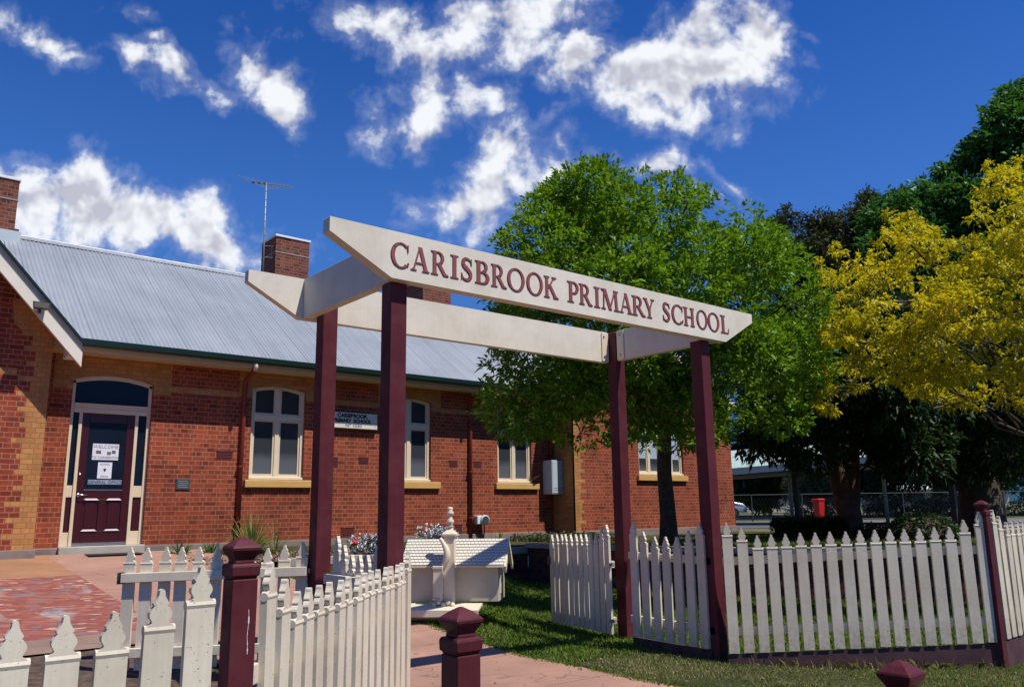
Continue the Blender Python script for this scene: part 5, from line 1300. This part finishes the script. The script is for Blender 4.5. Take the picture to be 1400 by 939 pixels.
# --- shrubs and bushes
def bush(name, label, cat, outline, w, n, rmin, rmax, depth, tuft, L, W, mat, seed, group=None, nper=7, base_px=None, stems=True):
    c = px_clumps(outline, w, n, rmin, rmax, depth, seed=seed)
    bx, by = base_px; B = at(bx, by, w); B[2] = min(B[2], .72) if w > 10 else B[2]
    t = thing(name, label, cat, tuple(B), 0, group)
    V, Q = crown_mesh('foliage', c, tuft, L, W, mat, nper); new_obj('foliage', np_mesh('foliage', V-B, Q, mat), t)
    if stems:
        b = MB(tuple(B))
        for cc, r in c[:max(4, n//3)]: limb(b, B+NR.normal(0, .1, 3)*np.array([1, 1, 0]), cc, .03, .01, .02, .5, 4)
        b.obj('stem', m_bark, t, True)
    return t
bush('bright_shrub', 'round bright green tree seen under the shelter roof', 'bush', [(1000,690),(1000,650),(1030,645),(1068,650),(1070,690),(1040,695)], 62, 24, .65, 1.2, 2.1, 60, .40, .17, m_leafm, 21, base_px=(1035, 705))
for i, (ol, w, lab, m_, s) in enumerate([
    ([(1068,712),(1070,650),(1105,640),(1150,655),(1160,690),(1150,712)] , 44, 'grey green scrubby bush behind the red bin', m_leafs, 31),
    ([(1150,712),(1160,640),(1215,625),(1255,660),(1262,712)], 45, 'tangled olive bush between the twin trunks and the dark post', m_leafb, 32),
    ([(1250,712),(1256,672),(1290,670),(1350,680),(1365,712)], 43, 'wide twiggy bush behind the wire fence near the corner post', m_leafs, 33),
    ([(1352,725),(1360,640),(1400,620),(1480,640),(1480,725)], 42, 'dark green bush at the far right edge behind the fence', m_leaft, 34)]):
    bush('scrub_bush', lab, 'bush', ol, w, 26, .4, .8, 1.2, 55, .24, .07, m_, s, 'bushes along the wire fence', base_px=((ol[0][0]+ol[-1][0])/2, 716))
# dark backdrop trees far behind that close the view under the crowns
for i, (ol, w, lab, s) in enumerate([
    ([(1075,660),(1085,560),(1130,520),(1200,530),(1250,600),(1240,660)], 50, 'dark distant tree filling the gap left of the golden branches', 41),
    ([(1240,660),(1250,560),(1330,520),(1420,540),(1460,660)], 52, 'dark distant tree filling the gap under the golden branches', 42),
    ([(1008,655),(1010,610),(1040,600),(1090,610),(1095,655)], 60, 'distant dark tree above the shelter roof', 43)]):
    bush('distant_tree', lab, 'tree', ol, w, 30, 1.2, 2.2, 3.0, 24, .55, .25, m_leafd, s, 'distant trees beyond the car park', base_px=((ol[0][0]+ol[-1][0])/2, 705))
# clipped dark mounds and low hedge on the terrace
def mound(label, px, py, w, rx, rz, seed):
    B = at(px, py, w); B[2] = .68
    t = thing('round_shrub', label, 'shrub', tuple(B))
    cs = [((B[0], B[1], B[2]+rz*.30), (rx*.9, rx*.9, rz*.7))]
    V, Q = crown_mesh('foliage', cs, 900, .075, .035, m_leafd, 6, shell=.9, spread=.9, zbias=.1); V[:, 2] = np.maximum(V[:, 2], B[2]-.02)
    new_obj('foliage', np_mesh('foliage', V-B, Q, m_leafd), t)
    b = MB(tuple(B)); b.lathe([(.02, 0), (rx*.72, .02), (rx*.78, rz*.30), (rx*.62, rz*.62), (rx*.3, rz*.85), (.02, rz*.9)], tuple(B), 14); b.obj('inner_mass', m_soil, t, True)
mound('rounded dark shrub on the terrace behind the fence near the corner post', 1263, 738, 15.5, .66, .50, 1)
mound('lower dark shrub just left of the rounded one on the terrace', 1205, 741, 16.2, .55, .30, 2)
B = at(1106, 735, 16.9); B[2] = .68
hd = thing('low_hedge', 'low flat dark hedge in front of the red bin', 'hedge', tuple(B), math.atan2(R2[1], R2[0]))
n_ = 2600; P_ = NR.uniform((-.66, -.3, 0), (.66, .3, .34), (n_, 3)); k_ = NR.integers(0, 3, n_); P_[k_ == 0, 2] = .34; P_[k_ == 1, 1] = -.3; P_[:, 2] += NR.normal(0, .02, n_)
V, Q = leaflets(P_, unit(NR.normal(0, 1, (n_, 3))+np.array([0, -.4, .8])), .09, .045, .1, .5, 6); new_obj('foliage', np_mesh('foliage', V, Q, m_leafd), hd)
b = MB(); b.box(-.62, -.26, -.05, .62, .26, .31); b.obj('inner_mass', m_soil, hd)

# --- bed plants
def straps(label, name, px, py, w, n, L, wd, mat, spread=1.0, cat='plant', group=None, up=1.0, z=None):
    B = at(px, py, w); B[2] = zb_ if (zb_ := z) is not None else B[2]
    t = thing(name, label, cat, tuple(B), 0, group); V = []; Q = []
    for i in range(n):
        a = RND.uniform(0, 2*math.pi); tilt = RND.uniform(.05, 1.0)**.8*spread; l = L*RND.uniform(.6, 1.15); ww = wd*RND.uniform(.7, 1.2)
        d = np.array([math.cos(a), math.sin(a), 0]); s_ = np.array([-d[1], d[0], 0]); o = d*RND.uniform(0, .05)
        k0 = len(V); seg = 5
        for j in range(seg+1):
            u_ = j/seg; r = l*(math.sin(tilt)*u_+.25*tilt*u_*u_); h = l*up*(math.cos(tilt)*u_-.55*tilt*u_**2.4); c = o+d*r+np.array([0, 0, max(h, -.02)])
            q = ww*(1-u_**2.2)*.5+.001; V += [tuple(c-s_*q), tuple(c+s_*q)]
            if j: Q.append((k0+2*j-2, k0+2*j-1, k0+2*j+1, k0+2*j))
    new_obj('leaves', np_mesh('leaves', V, Q, mat), t); return t
def onz(px, py, z): return on(px, py, 2, z)
def dist(px, py, z): return float((on(px, py, 2, z)-CAMP)@CF)
q = on(343, 752, 1, 14.2); w_ = float((q-CAMP)@CF)
straps('large clump of arching yellow green strap leaves at the foot of the downpipe', 'grass_clump', 343, 752, w_, 190, .85, .022, m_reed, 1.0, z=.66)
q = on(246, 760, 1, 14.3); w_ = float((q-CAMP)@CF)
straps('light green rosette plant right of the office door', 'rosette_plant', 246, 760, w_, 40, .32, .06, m_leafm, 1.25, z=.66)
q = on(289, 757, 1, 14.3); w_ = float((q-CAMP)@CF)
straps('thin tufted green plant between the rosette and the big clump', 'tuft_plant', 289, 757, w_, 70, .36, .018, m_leafm, .8, z=.66)
q = on(683, 735, 1, 14.4); w_ = float((q-CAMP)@CF)
straps('small yellow green tuft below the third window', 'tuft_plant', 683, 737, w_, 50, .30, .03, m_reed, 1.1, z=.66)
q = on(372, 752, 1, 14.1); w_ = float((q-CAMP)@CF)
straps('dry straw coloured stems leaning beside the big strap clump', 'dry_stems', 376, 754, w_, 26, .75, .012, m_bladedry, .9, z=.66)
def flowerbush(label, px0, px1, ptop, pbot, Y, seed):
    q0 = on(px0, pbot, 1, Y); q1 = on(px1, pbot, 1, Y); qt = on((px0+px1)/2, ptop, 1, Y); B = (q0+q1)/2; B[2] = .655
    wd = (q1[0]-q0[0])/2; h = qt[2]-.655; t = thing('flowering_shrub', label, 'shrub', tuple(B)); rs = np.random.default_rng(seed)
    cs = [((B[0]+rs.uniform(-wd, wd)*.75, B[1]+rs.uniform(-.2, .2), .655+h*rs.uniform(.25, .72)), (.22, .2, .17)) for _ in range(14)]
    V, Q = crown_mesh('foliage', cs, 240, .055, .024, m_leafd, 6); V[:, 2] = np.maximum(V[:, 2], .65); new_obj('foliage', np_mesh('foliage', V-B, Q, m_leafs), t)
    P = []
    for c, r in cs:
        p, d = clump_points(c, (r[0]*1.08, r[1]*1.08, r[2]*1.1), 34, .9, .4); P.append(p)
    P = np.concatenate(P); V, Q = leaflets(P, np.tile([0, -.3, .9], (len(P), 1)), .034, .034, .0, .5, 5, 1.2); new_obj('flowers', np_mesh('flowers', V-B, Q, m_flowerw), t)
flowerbush('white flowering shrub in the bed right of the front arch post', 566, 622, 718, 745, 13.4, 5)
flowerbush('lower white flowering shrub in the bed between the arch posts', 492, 530, 738, 757, 12.9, 6)
B = on(484, 745, 1, 13.0); B[2] = .655
fl = thing('red_flower', 'single round red flower in the bed between the arch posts', 'flower', tuple(B))
b = MB(); b.tube([(0, 0, 0), (.01, 0, .16)], .006, 5); b.obj('stem', m_leafd, fl)
b = MB(); b.lathe([(.004, .13), (.05, .15), (.065, .185), (.05, .22), (.004, .235)], (0.01, 0, 0), 10); b.obj('petals', m_poppy, fl, True)
# low ground cover in the bed by the right quoin
n_ = 900; P_ = np.stack([NR.uniform(11.6, 13.4, n_), NR.uniform(12.3, 14.4, n_), np.full(n_, .66)+NR.random(n_)*.12], 1)
V, Q = leaflets(P_, np.tile([0, 0, 1.0], (n_, 1)), .09, .04, .2, .6, 6, 1.0)
tag(new_obj('ground_cover', np_mesh('ground_cover', V, Q, m_leafs)), 'low leafy ground cover in the bed before the wall', kind='stuff')
# bark and litter over the bed
n_ = 5200; P_ = np.stack([NR.uniform(4.4, 10.2, n_), NR.uniform(12.2, 14.9, n_), np.full(n_, .662)], 1)
V, Q = leaflets(P_, unit(NR.normal(0, 1, (n_, 3))*np.array([1, 1, .25])), .07, .03, 0, .5, 1, .2)
tag(new_obj('mulch', np_mesh('mulch', V, Q, plain('mulch_chips', (.24, .15, .10), .9, .5, 30))), 'loose bark mulch over the garden bed', kind='stuff')

# ------------------------------------------------------------------ grass
def grass(name, label, n, region, L, wd, mat, zfun, keep=None):
    P = region(n); 
    if keep is not None: P = P[keep(P)]
    m = len(P); z = np.array([zfun(x, y) for x, y in P]); B = np.column_stack([P, z-.005])
    a = NR.uniform(0, 2*math.pi, m); d = np.column_stack([np.cos(a), np.sin(a), np.zeros(m)]); s_ = np.column_stack([-d[:, 1], d[:, 0], np.zeros(m)])
    l = (L*NR.uniform(.5, 1.3, m))[:, None]; lean = NR.uniform(.1, .9, (m, 1)); w = (wd*NR.uniform(.7, 1.3, m))[:, None]
    up = np.array([0, 0, 1.0]); t1 = B+d*l*lean*.35+up*l*.5; t2 = B+d*l*lean+up*l*np.sqrt(np.maximum(.1, 1-lean**2))
    V = np.stack([B-s_*w/2, B+s_*w/2, t1+s_*w*.35, t2, t1-s_*w*.35], 1).reshape(-1, 3)
    Q = np.arange(m*5, dtype=np.int32).reshape(-1, 5)
    tag(new_obj(name, np_mesh(name, V, Q, mat, 5)), label, kind='stuff')
def box_region(x0, x1, y0, y1): return lambda n: np.column_stack([NR.uniform(x0, x1, n), NR.uniform(y0, y1, n)])
def patchy(P, s=1.0, t=.0):
    return (np.sin(P[:, 0]*2.1*s+1.3*np.sin(P[:, 1]*1.7*s))+np.sin(P[:, 1]*2.7*s+P[:, 0]*.9)+NR.normal(0, .7, len(P))) > t
def offpath(P): return (P[:, 0] > 5.19) | (P[:, 0] < 2.6)
# verge outside the fence: line from the arch post to the corner post and on along the side fence
def outside(P):
    x, y = P[:, 0], P[:, 1]; f = 4.72-(x-6.41)*(4.72-3.16)/(8.05-6.41)
    return (x > 5.17) & np.where(x < 6.41, y < 6.0, np.where(x < 8.05, y < f-.04, y < 3.08))
def inside_(P):
    x, y = P[:, 0], P[:, 1]; f = 4.72-(x-6.41)*(4.72-3.16)/(8.05-6.41)
    xl = 10.1+np.clip((11-y)/3.25, 0, 1)*.65+np.clip((7.75-y)/2.9, 0, 1)*1.85
    return (x > 5.19) & (y < 11.97) & (x < xl-.03) & np.where(x < 6.41, y >= 5.6, np.where(x < 8.05, y > f+.06, y > 3.2))
grass('verge_grass', 'short dry patchy grass outside the right fence', 95000, box_region(5.17, 9.5, 1.6, 6.0), .030, .0055, m_bladedry, zg, lambda P: outside(P) & (patchy(P, 1.6, -.9)))
grass('verge_grass', 'greener grass tufts outside the right fence', 24000, box_region(5.17, 9.5, 1.6, 6.0), .036, .006, m_blade, zg, lambda P: outside(P) & patchy(P, .9, .1))
grass('lawn_grass', 'mown green lawn inside the fence', 150000, box_region(5.19, 13.0, 3.2, 11.97), .055, .009, m_blade, zg, lambda P: inside_(P) & patchy(P, .8, -2.2))
grass('terrace_grass', 'thin grass on the raised terrace', 14000, box_region(10.3, 18, 3.4, 12), .06, .012, m_blade, lambda x, y: .70, lambda P: P[:, 0] > 10.9+np.clip((7.75-P[:, 1])/2.9, 0, 2)*1.9)
# dry tufts growing against the plinth
n_ = 170; tt = NR.random(n_); P_ = np.column_stack([6.45+tt*1.6, 4.66-tt*1.52])+NR.normal(0, .02, (n_, 2))-np.array([.03, .03])
def near_plinth(n): return P_
grass('plinth_weeds', 'dry weeds and grass ends against the maroon plinth', n_, near_plinth, .10, .005, m_bladedry, lambda x, y: zg(x, y))

n_ = 900; P_ = np.column_stack([NR.uniform(2.75, 8.2, n_), NR.uniform(1.8, 8.5, n_)]); P_ = P_[((P_[:, 0] < 5.12) & (NR.random(n_) < .45)) | ((P_[:, 0] > 5.05) & (P_[:, 0] < 5.4)) | (outside(P_) & (NR.random(n_) < .5))]
B_ = np.column_stack([P_, [zg(x, y)+.036 for x, y in P_]]); V, Q = leaflets(B_, unit(NR.normal(0, 1, (len(P_), 3))*np.array([1, 1, .18])), .032, .016, 0, .3, 1, .2)
tag(new_obj('leaf_litter', np_mesh('leaf_litter', V, Q, plain('dry_leaf', (.22, .15, .07), .8, .6, 40, 0))), 'dry fallen leaves scattered on the pink path and its edges', kind='stuff')
# ragged grass creeping over the path edge
n_ = 2600; ty_ = NR.uniform(1.8, 9.5, n_); P_ = np.column_stack([5.155-np.abs(NR.normal(0, .035, n_))+.02*np.sin(ty_*5), ty_])
grass('path_edge_grass', 'ragged grass growing over the right edge of the path', n_, lambda n: P_, .05, .006, m_blade, lambda x, y: zg(x, y)+.02)
